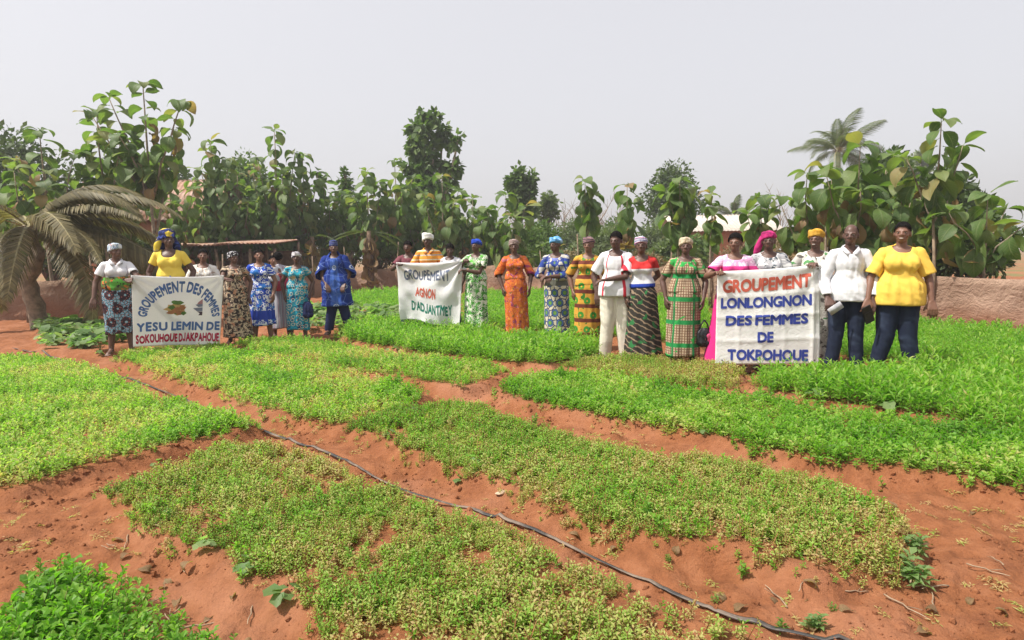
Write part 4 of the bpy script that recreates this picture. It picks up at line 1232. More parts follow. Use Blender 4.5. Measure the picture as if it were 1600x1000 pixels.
def ik(a, b, l1, l2, pole):
    a, b = Vector(a), Vector(b)
    d = b - a; L = min(d.length, (l1 + l2) * .995); u = d.normalized()
    b = a + u * L
    x = (l1 * l1 - l2 * l2 + L * L) / (2 * L)
    h = math.sqrt(max(0, l1 * l1 - x * x))
    p = Vector(pole); p = (p - u * p.dot(u)).normalized()
    return a + u * x + p * h, b

SH = .150     # half shoulder breadth
def hand_prims(w, d, side, nrm, curl, ts):
    "palm, four fingers of unequal length bent at the knuckles, and a thumb leaving the palm's side"
    d = d.normalized(); side = (side - d * side.dot(d)).normalized(); nrm = (nrm - d * nrm.dot(d) - side * nrm.dot(side)).normalized()
    out = []
    for off, ln in ((-.036, .046), (-.012, .054), (.013, .050), (.037, .038)):
        k = w + d * .088 + side * off
        out.append(('c', w + d * .012 + side * off * .45, k, .019, .0135))
        d1 = (Matrix.Rotation(curl * .8, 3, side.cross(d).cross(nrm) if False else side) @ d)
        if d1.dot(nrm) < 0: d1 = Matrix.Rotation(-curl * .8, 3, side) @ d
        d1 = (d1 + side * off * 1.6).normalized()
        a = k + d1 * ln
        d2 = Matrix.Rotation(curl * 1.1, 3, side) @ d1
        if d2.dot(nrm) < d1.dot(nrm): d2 = Matrix.Rotation(-curl * 1.1, 3, side) @ d1
        b = a + d2 * ln * .8
        out.append(('c', k, a, .0118, .0098)); out.append(('c', a, b, .0098, .0078))
    t0 = w + d * .028 + side * (ts * .026)
    dt = (side * ts * .8 + d * .75 + nrm * .25).normalized()
    t1 = t0 + dt * .045; dt2 = (dt + d * .6 + nrm * .5 * min(1, curl)).normalized()
    out.append(('c', t0, t1, .0155, .0125)); out.append(('c', t1, t1 + dt2 * .034, .0125, .0095))
    return out

ALLP = []
def person(label, px, Y, top, arms, topg, bottom, head, yaw=0, tone=(.060, .030, .021), g=1.0, bust=.9, htilt=(0, 0), seed=0, base=None, group='people standing along the garden beds', smile=False, feet_out=0.05, legs=True, child=False, H=None, name='person'):
    """arms: (left, right) in the picture: 'hang', ('w', Vector world point[, curl]), ('l', local point[, curl])
    topg: dict(kind, mat, ...)  bottom: dict(kind, mat, ...)  head: dict(kind, mat)"""
    T = aty(px, top, Y)
    loc = Vector((T.x, Y, 0)); loc.z = base if base is not None else gh(T.x, Y)
    extra = .03 if head.get('kind') in ('wrap', 'turban') else .01
    H = H or (T.z - loc.z - extra)
    sc = H / 1.66
    toc = -math.atan2(loc.x, Y)
    if abs(yaw) < 1.5: yaw += .6 * toc; htilt = (htilt[0] + .4 * toc, htilt[1])
    r_p = random.Random(seed + 300)
    root = thing(name, label, 'person', loc, yaw, group)
    tx, ty = (r_p.uniform(-.02, .02), r_p.uniform(-.025, .025)) if not child else (0, 0)
    root.rotation_euler = (tx, ty, yaw)
    root.scale = (sc, sc, sc)
    inv = (Matrix.Translation(loc) @ Euler((tx, ty, yaw)).to_matrix().to_4x4() @ Matrix.Scale(sc, 4)).inverted()
    r = random.Random(seed + 900)
    gx = g
    # joints
    hip = .085 * (1 + .3 * (gx - 1)); fo = feet_out + .055
    J = {}
    prims = []
    # legs
    if legs:
        for s in (-1, 1):
            h_ = Vector((s * hip, .005, .90)); kn = Vector((s * (hip + .012), -.012, .48)); an = Vector((s * fo * 1.25, .012, .085))
            prims += [('c', h_, kn, .088 * gx, .058 * gx), ('c', kn, Vector((s * fo * 1.12, .018, .30)), .056 * gx, .052), ('c', Vector((s * fo * 1.12, .018, .30)), an, .052, .036)]
            ft = Vector((s * (fo * 1.25 + .03), -.125, .030))
            prims += [('c', an, Vector((s * fo * 1.25, .045, .035)), .038, .034), ('c', an + Vector((0, -.015, -.02)), ft, .036, .028)]
            for tt in range(5):
                o = (tt - 2) * .017
                prims.append(('c', ft + Vector((o * .8, -.01, -.006)), ft + Vector((o, -.05 - .012 * (2 - abs(tt - (1 if s > 0 else 3))), -.012)), .012, .009))
    # trunk
    prims += [('e', (0, .01, .95), (.158 * gx, .115 * gx, .13)), ('e', (0, .0, 1.09), (.126 * gx, .096 * gx, .13)), ('e', (0, .0, 1.25), (.140 * (1 + .6 * (gx - 1)), .100 * (1 + .6 * (gx - 1)), .15)),
              ('c', (0, .012, 1.385), (-.125, .012, 1.337), .05, .050), ('c', (0, .012, 1.385), (.125, .012, 1.337), .05, .050), ('c', (0, .012, 1.36), (0, .0, 1.485), .054, .047), ('c', (0, .02, 1.30), (0, .012, 1.39), .085, .058)]
    if bust > 0:
        for s in (-1, 1): prims.append(('e', (s * .070, -.075, 1.235), (.066 * bust, .062 * bust, .064 * bust)))
    # arms
    L1, L2 = .275, .245
    A = []
    for s, spec in zip((-1, 1), arms):
        shd = Vector((s * SH * (1 + .35 * (gx - 1)), .012, 1.335))
        curl = .45
        if spec == 'hang':
            wr = Vector((s * (.208 + .12 * (gx - 1) + r.uniform(0, .02)), -.05 + r.uniform(-.07, .06), .865 + r.uniform(0, .02))); pole = Vector((s * .6, .5, 0)); hd = Vector((-s * .05, -.12, -1))
        elif spec == 'back':
            wr = Vector((s * .05, .17, .98)); pole = Vector((s, .6, 0)); hd = Vector((-s, .1, -.2))
        else:
            p = Vector(spec[1])
            wr = inv @ p if spec[0] == 'w' else p
            if len(spec) > 2: curl = spec[2]
            pole = Vector(spec[3]) if len(spec) > 3 else Vector((s * .7, .5, -.6))
            hd = None
        el, wr2 = ik(shd, wr, L1, L2, pole)
        fd = (wr2 - el).normalized()
        hd = fd if hd is None else hd.normalized()
        nr = Vector((-s * .8, .25, 0)) if spec == 'hang' else (Vector((0, 0, -1)) if abs(fd.z) < .75 else Vector((0, 1, 0)))
        sd = nr.cross(hd)
        if sd.length < 1e-3: sd = Vector((0, 1, 0))
        ts = 1
        if spec == 'hang':
            if sd.y > 0: sd = -sd
        else:
            if sd.dot(Vector((0, 0, 1)) + Vector((-s, 0, 0)) * .3) < 0: sd = -sd
        ag = .6 + .4 * gx
        prims += [('c', shd, el, .048 * ag, .037 * ag), ('c', el, el.lerp(wr2, .35), .037 * ag, .038 * ag), ('c', el.lerp(wr2, .35), wr2, .038 * ag, .025)]
        prims += hand_prims(wr2, hd, sd, nr, curl, ts)
        A.append((shd, el, wr2, hd))
    # head
    hy, hp = htilt
    hk = 1.0 if not child else 1.25
    HM = Matrix.Translation((0, .0, 1.462)) @ Matrix.Rotation(hy, 4, 'Z') @ Matrix.Rotation(hp, 4, 'X') @ Matrix.Scale(hk * .985, 4)
    R3 = HM.to_3x3()
    def hp_(x, y, z): return HM @ Vector((x, y, z - 1.462))
    def he(x, y, z, rx, ry, rz): prims.append(('e', hp_(x, y, z), (rx, ry, rz), R3))
    def hc(a, b, r0, r1): prims.append(('c', hp_(*a), hp_(*b), r0 * hk, r1 * hk))
    he(0, .012, 1.575, .071, .090, .085); he(0, -.016, 1.533, .063, .069, .080); he(0, -.026, 1.492, .054, .054, .042); he(0, -.056, 1.472, .030, .029, .025)
    hc((-.012, -.066, 1.464), (.012, -.066, 1.464), .017, .017)
    hc((0, -.083, 1.558), (0, -.100, 1.528), .0095, .0150)
    for s in (-1, 1):
        hc((s * .017, -.088, 1.522), (s * .010, -.096, 1.523), .0115, .0115)
        hc((s * .044, -.064, 1.566), (s * .014, -.078, 1.567), .010, .010)
        he(s * .037, -.046, 1.520, .023, .026, .026)
        he(s * .073, .012, 1.533, .010, .020, .031)
        hc((s * .027, -.074, 1.493), (s * .007, -.089, 1.499), .0080, .0115); hc((s * .022, -.074, 1.484), (0, -.088, 1.481), .009, .0125)
    me = fuse('person_body', prims, .0065, .06, 2)
    co = arr(me)
    lip = np.array(hp_(0, -.094, 1.490))
    tn = np.exp(-(((co - lip) / np.array((.026, .02, .013))) ** 2).sum(1)) * .6
    a = me.attributes.new('tone', 'FLOAT', 'POINT'); a.data.foreach_set('value', tn.astype(np.float32))
    me.materials.clear(); me.materials.append(M_SKIN)
    body = link('body', me, root)
    k = r.uniform(.85, 1.15)
    k *= 2.25; body.color = (tone[0] * k, tone[1] * k, tone[2] * k, 1)
    for s in (-1, 1):
        m = MB()
        v, f = ell_geo((0, 0, 0), (.0125 * hk, .009 * hk, .0062 * hk), None, 8, 6); m.add(v, f, 0)
        v, f = ell_geo((0, -.0050 * hk, 0), (.0072 * hk, .0054 * hk, .0060 * hk), None, 8, 6); m.add(v, f, 1)
        e = m.build('eye', [M_EYE, M_IRIS], root)
        e.location = hp_(s * .030, -.0735, 1.550); e.rotation_euler = R3.normalized().to_euler()
    if smile:
        v, f = ell_geo((0, 0, 0), (.019, .005, .0045), None, 8, 6); m = MB(); m.add(v, f)
        e = m.build('teeth', [M_TEETH], root); e.location = hp_(0, -.0985, 1.4905); e.rotation_euler = R3.normalized().to_euler()
    # head cover
    kd = head['kind']
    if kd in ('wrap', 'turban', 'scarf'):
        ex = .012 if kd == 'wrap' else .017
        pr = [('e', hp_(0, .022, 1.598), (.080 * hk, .095 * hk, .075 * hk), R3)]
        nb = 5
        for b in range(nb):
            q = b / (nb - 1)
            zc, rx, ry, tl = 1.580 + .022 * q, .079 - .004 * q, .098 - .004 * q, .35 - .55 * q + r.uniform(-.1, .1)
            N = 14
            for j in range(N):
                p = []
                for jj in (j, j + 1):
                    th = 2 * math.pi * jj / N
                    p.append(hp_(rx * math.cos(th), .016 + ry * math.sin(th), zc - .26 * (.016 + ry * math.sin(th)) + tl * .05 * math.cos(th) + (.05 if kd == 'turban' else .03) * q))
                rr = (.013 + .004 * math.sin(3 * j + b)) * hk * (1.5 if kd == 'turban' else 1)
                pr.append(('c', p[0], p[1], rr, rr, 6, 2))
        if head.get('knot'):
            kx = head['knot']
            pr.append(('e', hp_(kx * .055, .06, 1.63), (.045, .05, .04), R3))
        if kd == 'scarf' or head.get('tail'):
            for s in ((-1, 1) if kd == 'scarf' else (head['tail'],)):
                pr += [('c', hp_(s * .080, .05, 1.58), hp_(s * .125, .07, 1.47), .035, .045), ('c', hp_(s * .125, .07, 1.47), hp_(s * .15, .09, 1.30 if kd == 'scarf' else 1.40), .045, .035)]
            if kd == 'scarf': pr += [('e', hp_(0, .04, 1.63), (.11, .11, .085), R3), ('c', hp_(-.05, .11, 1.55), hp_(-.1, .14, 1.25), .07, .06), ('c', hp_(.05, .11, 1.55), hp_(.08, .14, 1.35), .07, .06)]
        hm = fuse('head_wrap', pr, .009, 0, 1)
        wrinkle(hm, .010, seed + 3, 20, 40)
        c_ = arr(hm); c2 = np.array([tuple(R3.inverted() @ (Vector(p) - HM.translation)) for p in c_])
        th = np.arctan2(c2[:, 0], -c2[:, 1] + 1e-6)
        at_ = hm.attributes.new('cuv', 'FLOAT_VECTOR', 'POINT')
        at_.data.foreach_set('vector', np.column_stack([th * .09, c2[:, 2] + .25 * c2[:, 1], c2[:, 1] * 0]).astype(np.float32).ravel())
        hm.materials.clear(); hm.materials.append(FB[head['mat']])
        link('head_scarf', hm, root)
    if kd in ('hair', 'short', 'bald', 'tied', 'scarf'):
        e_ = {'hair': .016, 'short': .008, 'bald': .003, 'tied': .012, 'scarf': .004}[kd]
        zz = {'bald': 1.60}.get(kd, 0)
        v, f = ell_geo((0, 0, 0), (.071 + e_, .090 + e_, .085 + e_), None, 56, 40)
        wob_ = lambda p: .006 * math.sin(p.x * 90 + seed) + .004 * math.sin(p.y * 140)
        keep = []
        vv = []
        for p in v:
            q = p * (1 + .02 * math.sin(p.x * 300) * math.sin(p.z * 260)) + Vector((0, .012, 1.575))
            vv.append(q)
        for q in f:
            c_ = sum((vv[i] for i in q), Vector()) / len(q)
            line = 1.605 + (c_.y + .07) * -.62
            if kd == 'bald': line = 1.555 + max(0, -(c_.y - .02)) * 1.6 ; 
            line += wob_(c_)
            if c_.z > line and not (kd == 'bald' and c_.z > 1.625 and c_.y < .05): keep.append(q)
        m = MB(); m.add([hp_(*p) for p in vv], keep)
        if kd == 'tied':
            for b in range(9):
                a_ = b * .7; v, f = ell_geo(hp_(.03 * math.cos(a_), .055 + .03 * math.sin(a_), 1.675 + .012 * (b % 3)), (.03, .03, .028), None, 8, 6); m.add(v, f)
        m.build('hair', [M_HAIR], root)
    if kd == 'cap':
        pr = [('e', hp_(0, .012, 1.615), (.079, .098, .05), R3), ('e', hp_(0, .012, 1.66), (.072, .09, .03), R3), ('e', hp_(0, .012, 1.59), (.081, .10, .035), R3)]
        hm = fuse('cap', pr, .009, 0, 1); set_cuv(hm); hm.materials.clear(); hm.materials.append(FB[head['mat']]); link('cap', hm, root)
    # upper garment
    if topg:
        mt = FB[topg['mat']]
        e_ = topg.get('ease', .016); zb = topg.get('hem', .98); sl_ = topg.get('sleeve', .6); sw = topg.get('sw', .022)
        gx2 = 1 + .6 * (gx - 1)
        pr = [('e', (0, .0, 1.25), (.140 * gx2 + e_, .100 * gx2 + e_, .150 + e_)), ('e', (0, .0, 1.11), (.128 * gx + e_, .098 * gx + e_, .14)),
              ('c', (0, .012, 1.380), (-.125, .012, 1.335), .052 + e_ * .6, .052 + e_ * .6), ('c', (0, .012, 1.380), (.125, .012, 1.335), .052 + e_ * .6, .052 + e_ * .6), ('c', (0, .02, 1.30), (0, .012, 1.40), .088 + e_, .055 + e_)]
        if bust > 0:
            for s in (-1, 1): pr.append(('e', (s * .070, -.075, 1.235), (.066 * bust + e_, .062 * bust + e_, .064 * bust + e_)))
            pr.append(('e', (0, -.07, 1.235), (.06, .05 * bust + e_, .05)))
        z = 1.08
        while z > zb + .03:
            z -= .03
            ww = .140 * gx + e_ + topg.get('flare', .02) * (1.08 - z) / .1 * .4
            q_ = sstep(z, 1.06, .93)
            ww = max(ww, (.140 + .030 * q_) * gx + e_ + .008 + (.016 * q_ if bottom and bottom['kind'] != 'skirt' else 0))
            pr.append(('c', (-ww * .28, .008, max(z, zb + .03)), (ww * .28, .008, max(z, zb + .03)), ww * .76, ww * .76))
        gm = fuse('garment', pr, .0135, 0, 3)
        nk = topg.get('neck', (.080, .105, .085, 1.415))
        wrinkle(gm, topg.get('wr', .016), seed)
        cut(gm, lambda c: ((((c - np.array((0, -.035, nk[3]))) / np.array(nk[:3])) ** 2).sum(1) < 1) | (c[:, 2] < zb))
        tidy(gm)
        parts_ = [gm]
        for (shd, el, wr2, hd) in A:
            if sl_ <= 0: continue
            sp = []
            if sl_ <= 1:
                e2 = shd.lerp(el, sl_); q = e2; d = (el - shd).normalized()
                sp.append(('c', shd, e2, .050 + e_ * .7, .040 + sw))
            else:
                e2 = el.lerp(wr2, sl_ - 1); q = e2; d = (wr2 - el).normalized()
                sp += [('c', shd, el, .050 + e_ * .7, .040 + sw), ('c', el, e2, .040 + sw, .034 + sw * topg.get('cuffw', .6))]
            sm = fuse('sleeve', sp, .0125, 0, 2)
            wrinkle(sm, topg.get('wr', .016) * .8, seed + 21)
            cut(sm, lambda c: ((c - np.array(q)) @ np.array(d) > .004) & (np.linalg.norm(c - np.array(q), axis=1) < .2))
            tidy(sm)
            parts_.append(sm)
        gm = join(parts_)
        set_cuv(gm)
        gm.materials.clear(); gm.materials.append(mt)
        link(topg.get('name', 'blouse'), gm, root)
        if topg.get('collar'):
            m = MB()
            for s in (-1, 1):
                v = [(s * .005, -.088, 1.350), (s * .050, -.062, 1.405), (s * .066, .0, 1.425), (s * .05, .055, 1.435), (s * .058, .062, 1.405), (s * .084, .0, 1.392), (s * .070, -.085, 1.368), (s * .040, -.118, 1.330)]
                v = [Vector((x * (1.1), y, z_)) for x, y, z_ in v]
                v2 = [p + Vector((s * .006, -.008, .006)) for p in v]
                n_ = len(v); b = v + v2
                f = [(0, 1, 6, 7), (1, 2, 5, 6), (2, 3, 4, 5)]
                F = [tuple(i + n_ for i in q) for q in f] + [q[::-1] for q in f] + [(i, (i + 1) % n_, n_ + (i + 1) % n_, n_ + i) for i in range(n_)]
                m.add(b, F)
            cme = m.build('collar', [mt], root); set_cuv(cme.data)
    # lower garment
    if bottom:
        mt = FB[bottom['mat']]
        if bottom['kind'] == 'skirt':
            z1, z0 = bottom.get('z1', 1.06), bottom.get('z0', .14)
            wid = bottom.get('w', .20); fold = bottom.get('fold', .016); ex = bottom.get('ex', .014)
            nz, na = 30, 72
            vs = []
            r2 = np.random.RandomState(seed + 50)
            ks = [(k, r2.uniform(0, 6.28), r2.uniform(.3, 1)) for k in (3, 5, 7, 8, 11, 13)]
            leanx = bottom.get('lean', 0)
            for i in range(nz):
                q = i / (nz - 1); z = z1 + (z0 - z1) * q
                # body profile: waist, hips, then hanging
                if z > .92: t = (z1 - z) / max(.01, z1 - .92); rx = (.132 + .044 * t) * gx + ex; ry = (.100 + .036 * t) * gx + ex
                else:
                    t = (.92 - z) / (.92 - z0); rx = (.176 * gx + ex) * (1 - t) + wid * t; ry = (.136 * gx + ex) * (1 - t) + wid * .80 * t
                for j in range(na):
                    th = 2 * math.pi * j / na
                    fo_ = sum(a_ * math.cos(k * th + p_ + 1.2 * math.sin(3 * q + k)) for k, p_, a_ in ks) / 3.0 * fold * (.25 + 1.1 * q)
                    fo_ += (vnoise(np.array([th * 3]), np.array([z * 9]), seed)[0] - .5) * .010
                    vs.append(((rx + fo_) * math.sin(th) + leanx * (1 - z), -(ry + fo_) * math.cos(th) + .005, z + .012 * math.sin(2 * th + seed) * q))
            fs = []
            for i in range(nz - 1):
                for j in range(na):
                    fs.append((i * na + j, i * na + (j + 1) % na, (i + 1) * na + (j + 1) % na, (i + 1) * na + j)[::-1])
            # turned-in hem so the cloth has an edge
            b = len(vs)
            for j in range(na):
                p = vs[(nz - 1) * na + j]; vs.append((p[0] * .965, p[1] * .965, p[2] + .012))
            for j in range(na):
                fs.append(((nz - 1) * na + j, (nz - 1) * na + (j + 1) % na, b + (j + 1) % na, b + j)[::-1])
            gm = mesh_of('skirt', vs, fs, [mt]); set_cuv(gm)
            link(bottom.get('name', 'wrap_skirt'), gm, root)
            if bottom.get('flap'):
                # overlapping end of the wrapped cloth
                pass
        else:
            z0 = bottom.get('z0', .07); ez = bottom.get('ease', .020)
            pr = [('e', (0, .01, .95), (.160 * gx + ez, .118 * gx + ez, .12)), ('e', (0, .008, 1.02), (.150 * gx + ez * .5, .112 * gx + ez * .5, .06))]
            for s in (-1, 1):
                h_ = Vector((s * hip, .005, .88)); kn = Vector((s * (hip + .012), -.012, .48)); an = Vector((s * fo * 1.25, .012, z0 + .03))
                pr += [('c', h_, kn, .092 * gx + ez, .062 * gx + ez), ('c', kn, an, .062 * gx + ez, .052 + ez * bottom.get('cw', 1.0))]
            gm = fuse('trousers', pr, .0135, 0, 2)
            wrinkle(gm, .016, seed + 9, 7, 9)
            cut(gm, lambda c: c[:, 2] < z0)
            set_cuv(gm); gm.materials.clear(); gm.materials.append(mt)
            link('trousers', gm, root)
            for s in (-1, 1):
                m = MB()
                v, f = ell_geo((s * (fo * 1.25 + .015), -.05, .012), (.048, .135, .013)); m.add(v, f)
                v, f = ell_geo((s * (fo * 1.25 + .02), -.10, .035), (.046, .035, .026)); m.add(v, f)
                m.build('sandal', [M_SANDAL], root)
    ALLP.append((label, round(H, 2)))
    return root, inv, A
# ------------------------------------------------------------------ banners
def banner_material(name, col, transl):
    m, g = newmat(name)
    v = g.obj()
    c = g.mix(g.ss(g.noise(v, 2.5, 4), .4, .7), col, tuple(x * .90 for x in col))
    g.bsdf(c, .55, g.bump(g.noise(v, 16, 4, .55, 1.0), .35, .02), .25, transl, (.86, .85, .84))
    return m
M_BAN = banner_material('white_banner_cloth', (.88, .88, .89), .42)
M_BAN3 = banner_material('white_banner_vinyl', (.88, .88, .87), .25)
def ink(name, col):
    return plain(name, col, .7, .12, 10, 0, .2, .25)
INK_BLUE = ink('blue_ink', (.10, .19, .46)); INK_RED = ink('red_ink', (.56, .03, .09)); INK_GREY = ink('grey_blue_ink', (.15, .18, .27))
INK_SALMON = ink('red_orange_ink', (.66, .15, .10)); INK_GREEN = ink('green_ink', (.02, .20, .14)); INK_BLUE3 = ink('bright_blue_ink', (.055, .085, .40))
INK_LEAF = ink('print_green', (.12, .22, .06)); INK_BROWN = ink('print_brown', (.45, .20, .10)); INK_TAN = ink('print_tan', (.55, .38, .16)); INK_STEEL = ink('print_steel', (.22, .24, .32)); INK_DUSK = ink('print_dark', (.09, .06, .08)); INK_ROSE = ink('print_rose', (.42, .22, .24))
GLY = {}
def glyph(ch):
    if ch == 'J' and ch not in GLY:
        P_ = [(.50, 1), (.38, 1), (.38, .30)] + [(.235 + .145 * math.cos(a_), .27 - .15 * math.sin(a_)) for a_ in np.linspace(.1, 2.7, 9)] + [(0.0, .26)] + [(.235 + .265 * math.cos(a_), .27 - .27 * math.sin(a_)) for a_ in np.linspace(2.9, .1, 11)] + [(.50, .30)]
        GLY[ch] = (np.array(P_), [tuple(range(len(P_)))])
    if ch not in GLY:
        cu = bpy.data.curves.new('letters', 'FONT')
        cu.body = ch; cu.size = 1; cu.resolution_u = 3
        o = bpy.data.objects.new('letters', cu); COL.objects.link(o)
        dg = bpy.context.evaluated_depsgraph_get()
        me = bpy.data.meshes.new_from_object(o.evaluated_get(dg))
        co = arr(me)[:, :2]; F = [tuple(p.vertices) for p in me.polygons]
        bpy.data.objects.remove(o); bpy.data.curves.remove(cu); bpy.data.meshes.remove(me)
        lo = co.min(0); hi = co.max(0)
        if ch == "'": co = np.column_stack([co[:, 0] - lo[0], .72 + .28 * (co[:, 1] - lo[1]) / (hi[1] - lo[1])])
        else: co = np.column_stack([(co[:, 0] - lo[0]) / .72, (co[:, 1] - lo[1]) / (hi[1] - lo[1])])
        GLY[ch] = (co, F)
    return GLY[ch]
class Banner:
    def __init__(s, label, tl, tr, br, bl, wr, mat, name='banner'):
        s.c = [Vector(p) for p in (tl, tr, br, bl)]
        s.o = (s.c[2] + s.c[3]) / 2
        s.nrm = (s.c[1] - s.c[0]).cross(s.c[3] - s.c[0]).normalized()
        if s.nrm.y > 0: s.nrm = -s.nrm
        s.wr = wr
        s.W = (s.c[1] - s.c[0]).length; s.H = (s.c[3] - s.c[0]).length
        s.root = thing(name, label, 'banner', s.o, 0, 'cloth banners held by the groups')
        nu, nv = 72, 52
        vs = [s.at(i / nu, j / nv) for j in range(nv + 1) for i in range(nu + 1)]
        n1 = len(vs)
        vs += [s.at(i / nu, j / nv, -.003) for j in range(nv + 1) for i in range(nu + 1)]
        fs = []
        for j in range(nv):
            for i in range(nu):
                k = j * (nu + 1) + i
                fs.append((k, k + nu + 1, k + nu + 2, k + 1)); fs.append((n1 + k, n1 + k + 1, n1 + k + nu + 2, n1 + k + nu + 1))
        per = [i for i in range(nu + 1)] + [j * (nu + 1) + nu for j in range(1, nv + 1)] + [nv * (nu + 1) + i for i in range(nu - 1, -1, -1)] + [j * (nu + 1) for j in range(nv - 1, 0, -1)]
        for a, b in zip(per, per[1:] + per[:1]): fs.append((a, b, n1 + b, n1 + a))
        link('cloth', mesh_of('cloth', vs, fs, [mat]), s.root)
    def at(s, u, v, off=0.0):
        "u to the right, v downwards, 0..1; local to the banner's foot"
        uu = min(1.02, max(-.02, u)); vv = min(1.02, max(-.02, v))
        p = s.c[0].lerp(s.c[1], uu).lerp(s.c[3].lerp(s.c[2], uu), vv)
        d, dz = s.wr(u, v)
        return p + s.nrm * (d + off) + Vector((0, 0, dz)) - s.o
    def print_mesh(s, name, pts_faces, mat, off=.003, lift=None):
        V, F = pts_faces
        bm = bmesh.new()
        bv = [bm.verts.new((p[0], p[1], lift[i] * .001 if lift else 0)) for i, p in enumerate(V)]
        for f in F:
            try: bm.faces.new([bv[i] for i in f])
            except ValueError: pass
        for ax, n in ((0, 56), (1, 40)):
            for i in range(1, n):
                co = [0, 0, 0]; no = [0, 0, 0]; co[ax] = i / n; no[ax] = 1
                vals = [x.co[ax] for x in bm.verts]
                if not (min(vals) < i / n < max(vals)): continue
                bmesh.ops.bisect_plane(bm, geom=bm.verts[:] + bm.edges[:] + bm.faces[:], plane_co=co, plane_no=no, dist=1e-6)
        for x in bm.verts: x.co = s.at(x.co.x, x.co.y, off + x.co.z * .12)
        me = bpy.data.meshes.new(name); bm.to_mesh(me); bm.free()
        me.materials.append(mat)
        return link(name, me, s.root)
    def text(s, body, mat, fn, bold=.02, space=1.0, hand=0.0):
        rh = random.Random(len(body) * 7)
        "capitals set one by one to the same height; strokes thickened by overlapping shifted copies"
        x = 0; V, F = [], []
        for ch in body:
            if ch == ' ': x += .30 * space; continue
            gv, gf = glyph(ch)
            ks, kx, sl, dy_ = 1 + hand * rh.uniform(-.9, .5), 1 + hand * rh.uniform(-1, 1), hand * rh.uniform(-.8, .8), hand * rh.uniform(-.3, .5)
            gv = np.column_stack([gv[:, 0] * kx + sl * (gv[:, 1] - .5) + abs(sl) * .5, np.clip(gv[:, 1] * ks + dy_, 0, 1.04)]) if hand else gv
            w_ = gv[:, 0].max()
            b = len(V)
            for k in range(9):
                an = k * math.pi / 4; rr_ = 0 if k == 8 else bold
                b = len(V)
                V += [(x + p[0] + rr_ * math.cos(an), p[1] * (1 - 2 * bold) + bold + rr_ * math.sin(an), k) for p in gv]
                F += [tuple(i + b for i in f) for f in gf]
            x += w_ + (.11 + bold - (.07 if ch in 'RKLA' else 0)) * space
        x -= (.11 + bold) * space
        b = bold
        UV = [fn((p[0] + b) / (x + 2 * b), p[1]) for p in V]
        return s.print_mesh('lettering', (UV, F), mat, lift=[p[2] for p in V])
    def line(s, body, mat, u0, u1, v0, v1, bold=.02, slope=0.0, space=1.0, jit=0.0, hand=0.0):
        "v0 top, v1 bottom of the capitals"
        return s.text(body, mat, lambda a, b: (u0 + (u1 - u0) * a, v1 + (v0 - v1) * b + slope * a + jit * math.sin(a * 23)), bold, space, hand)
    def blob(s, mat, pts, off=.004):
        s.print_mesh('picture', (pts, [tuple(range(len(pts)))]), mat, off)

b1 = [aty(205, 430, 8.35), aty(350, 430, 9.3), aty(343, 541, 9.3), aty(208, 542, 8.35)]
def w1(u, v):
    r0 = math.hypot(u, v); r1 = math.hypot(1 - u, v)
    d = .012 * math.sin(14 * math.atan2(v, u + .02)) * math.exp(-r0 * 2.2) + .012 * math.sin(13 * math.atan2(v, 1.02 - u)) * math.exp(-r1 * 2.4)
    d += .016 * math.sin(5.0 * u + 2 * v) * v + .007 * math.sin(19 * u + 3 * math.sin(4 * v)) * v + .010 * (float(vnoise(u * 5, v * 5, 5)) - .5)
    return d, -.025 * math.sin(math.pi * u) * (1 - v) + .02 * math.sin(math.pi * u) * v
B1 = Banner('white cloth banner with arched blue lettering and red bottom line, held by the left group', *b1, w1, M_BAN)
def arch(a, b):
    # the lettering runs up from the left, over the top and down on the right
    th = math.pi * (.985 - .97 * a)
    rx, ry = .365 + .10 * b, .375 + .17 * b
    return (.515 + rx * math.cos(th), .60 - ry * math.sin(th))
B1.text('GROUPEMENT DES FEMMES', INK_BLUE, arch, .058, 1.1, .08)
B1.line('YESU LEMIN DE', INK_BLUE, .035, .985, .66, .79, .062, -.015, 1.15, 0, .08)
B1.line('SOKOUHOUE DJAKPAHOUE', INK_RED, .025, .985, .835, .965, .070, -.03, .85, 0, .10)
r_ = random.Random(31)
def blobpts(cu, cv, ru, rv, n, r, k=.25):
    return [(cu + ru * math.cos(2 * math.pi * i / n) * (1 + r.uniform(-k, k)), cv + rv * math.sin(2 * math.pi * i / n) * (1 + r.uniform(-k, k))) for i in range(n)]
B1.blob(INK_TAN, blobpts(.46, .47, .12, .085, 18, r_), .0035)
for cu, cv, ru, rv, mt in ((.475, .375, .06, .035, INK_LEAF), (.41, .44, .035, .03, INK_LEAF), (.46, .47, .05, .035, INK_BROWN), (.53, .45, .045, .035, INK_BROWN), (.51, .52, .06, .03, INK_BROWN), (.40, .52, .05, .025, INK_BROWN), (.55, .53, .03, .025, INK_LEAF), (.47, .53, .03, .02, INK_LEAF)):
    B1.blob(mt, blobpts(cu, cv, ru, rv, 12, r_, .3), .005 + r_.random() * .001)
B1.blob(INK_ROSE, [(.715, .37), (.765, .325), (.765, .40), (.70, .40)])
B1.blob(INK_STEEL, [(.68, .405), (.765, .395), (.765, .435), (.715, .44)])
B1.blob(INK_STEEL, [(.655, .455), (.765, .445), (.765, .50), (.70, .50)])
B1.blob(INK_DUSK, [(.70, .505), (.765, .505), (.765, .56), (.72, .56), (.735, .53)])

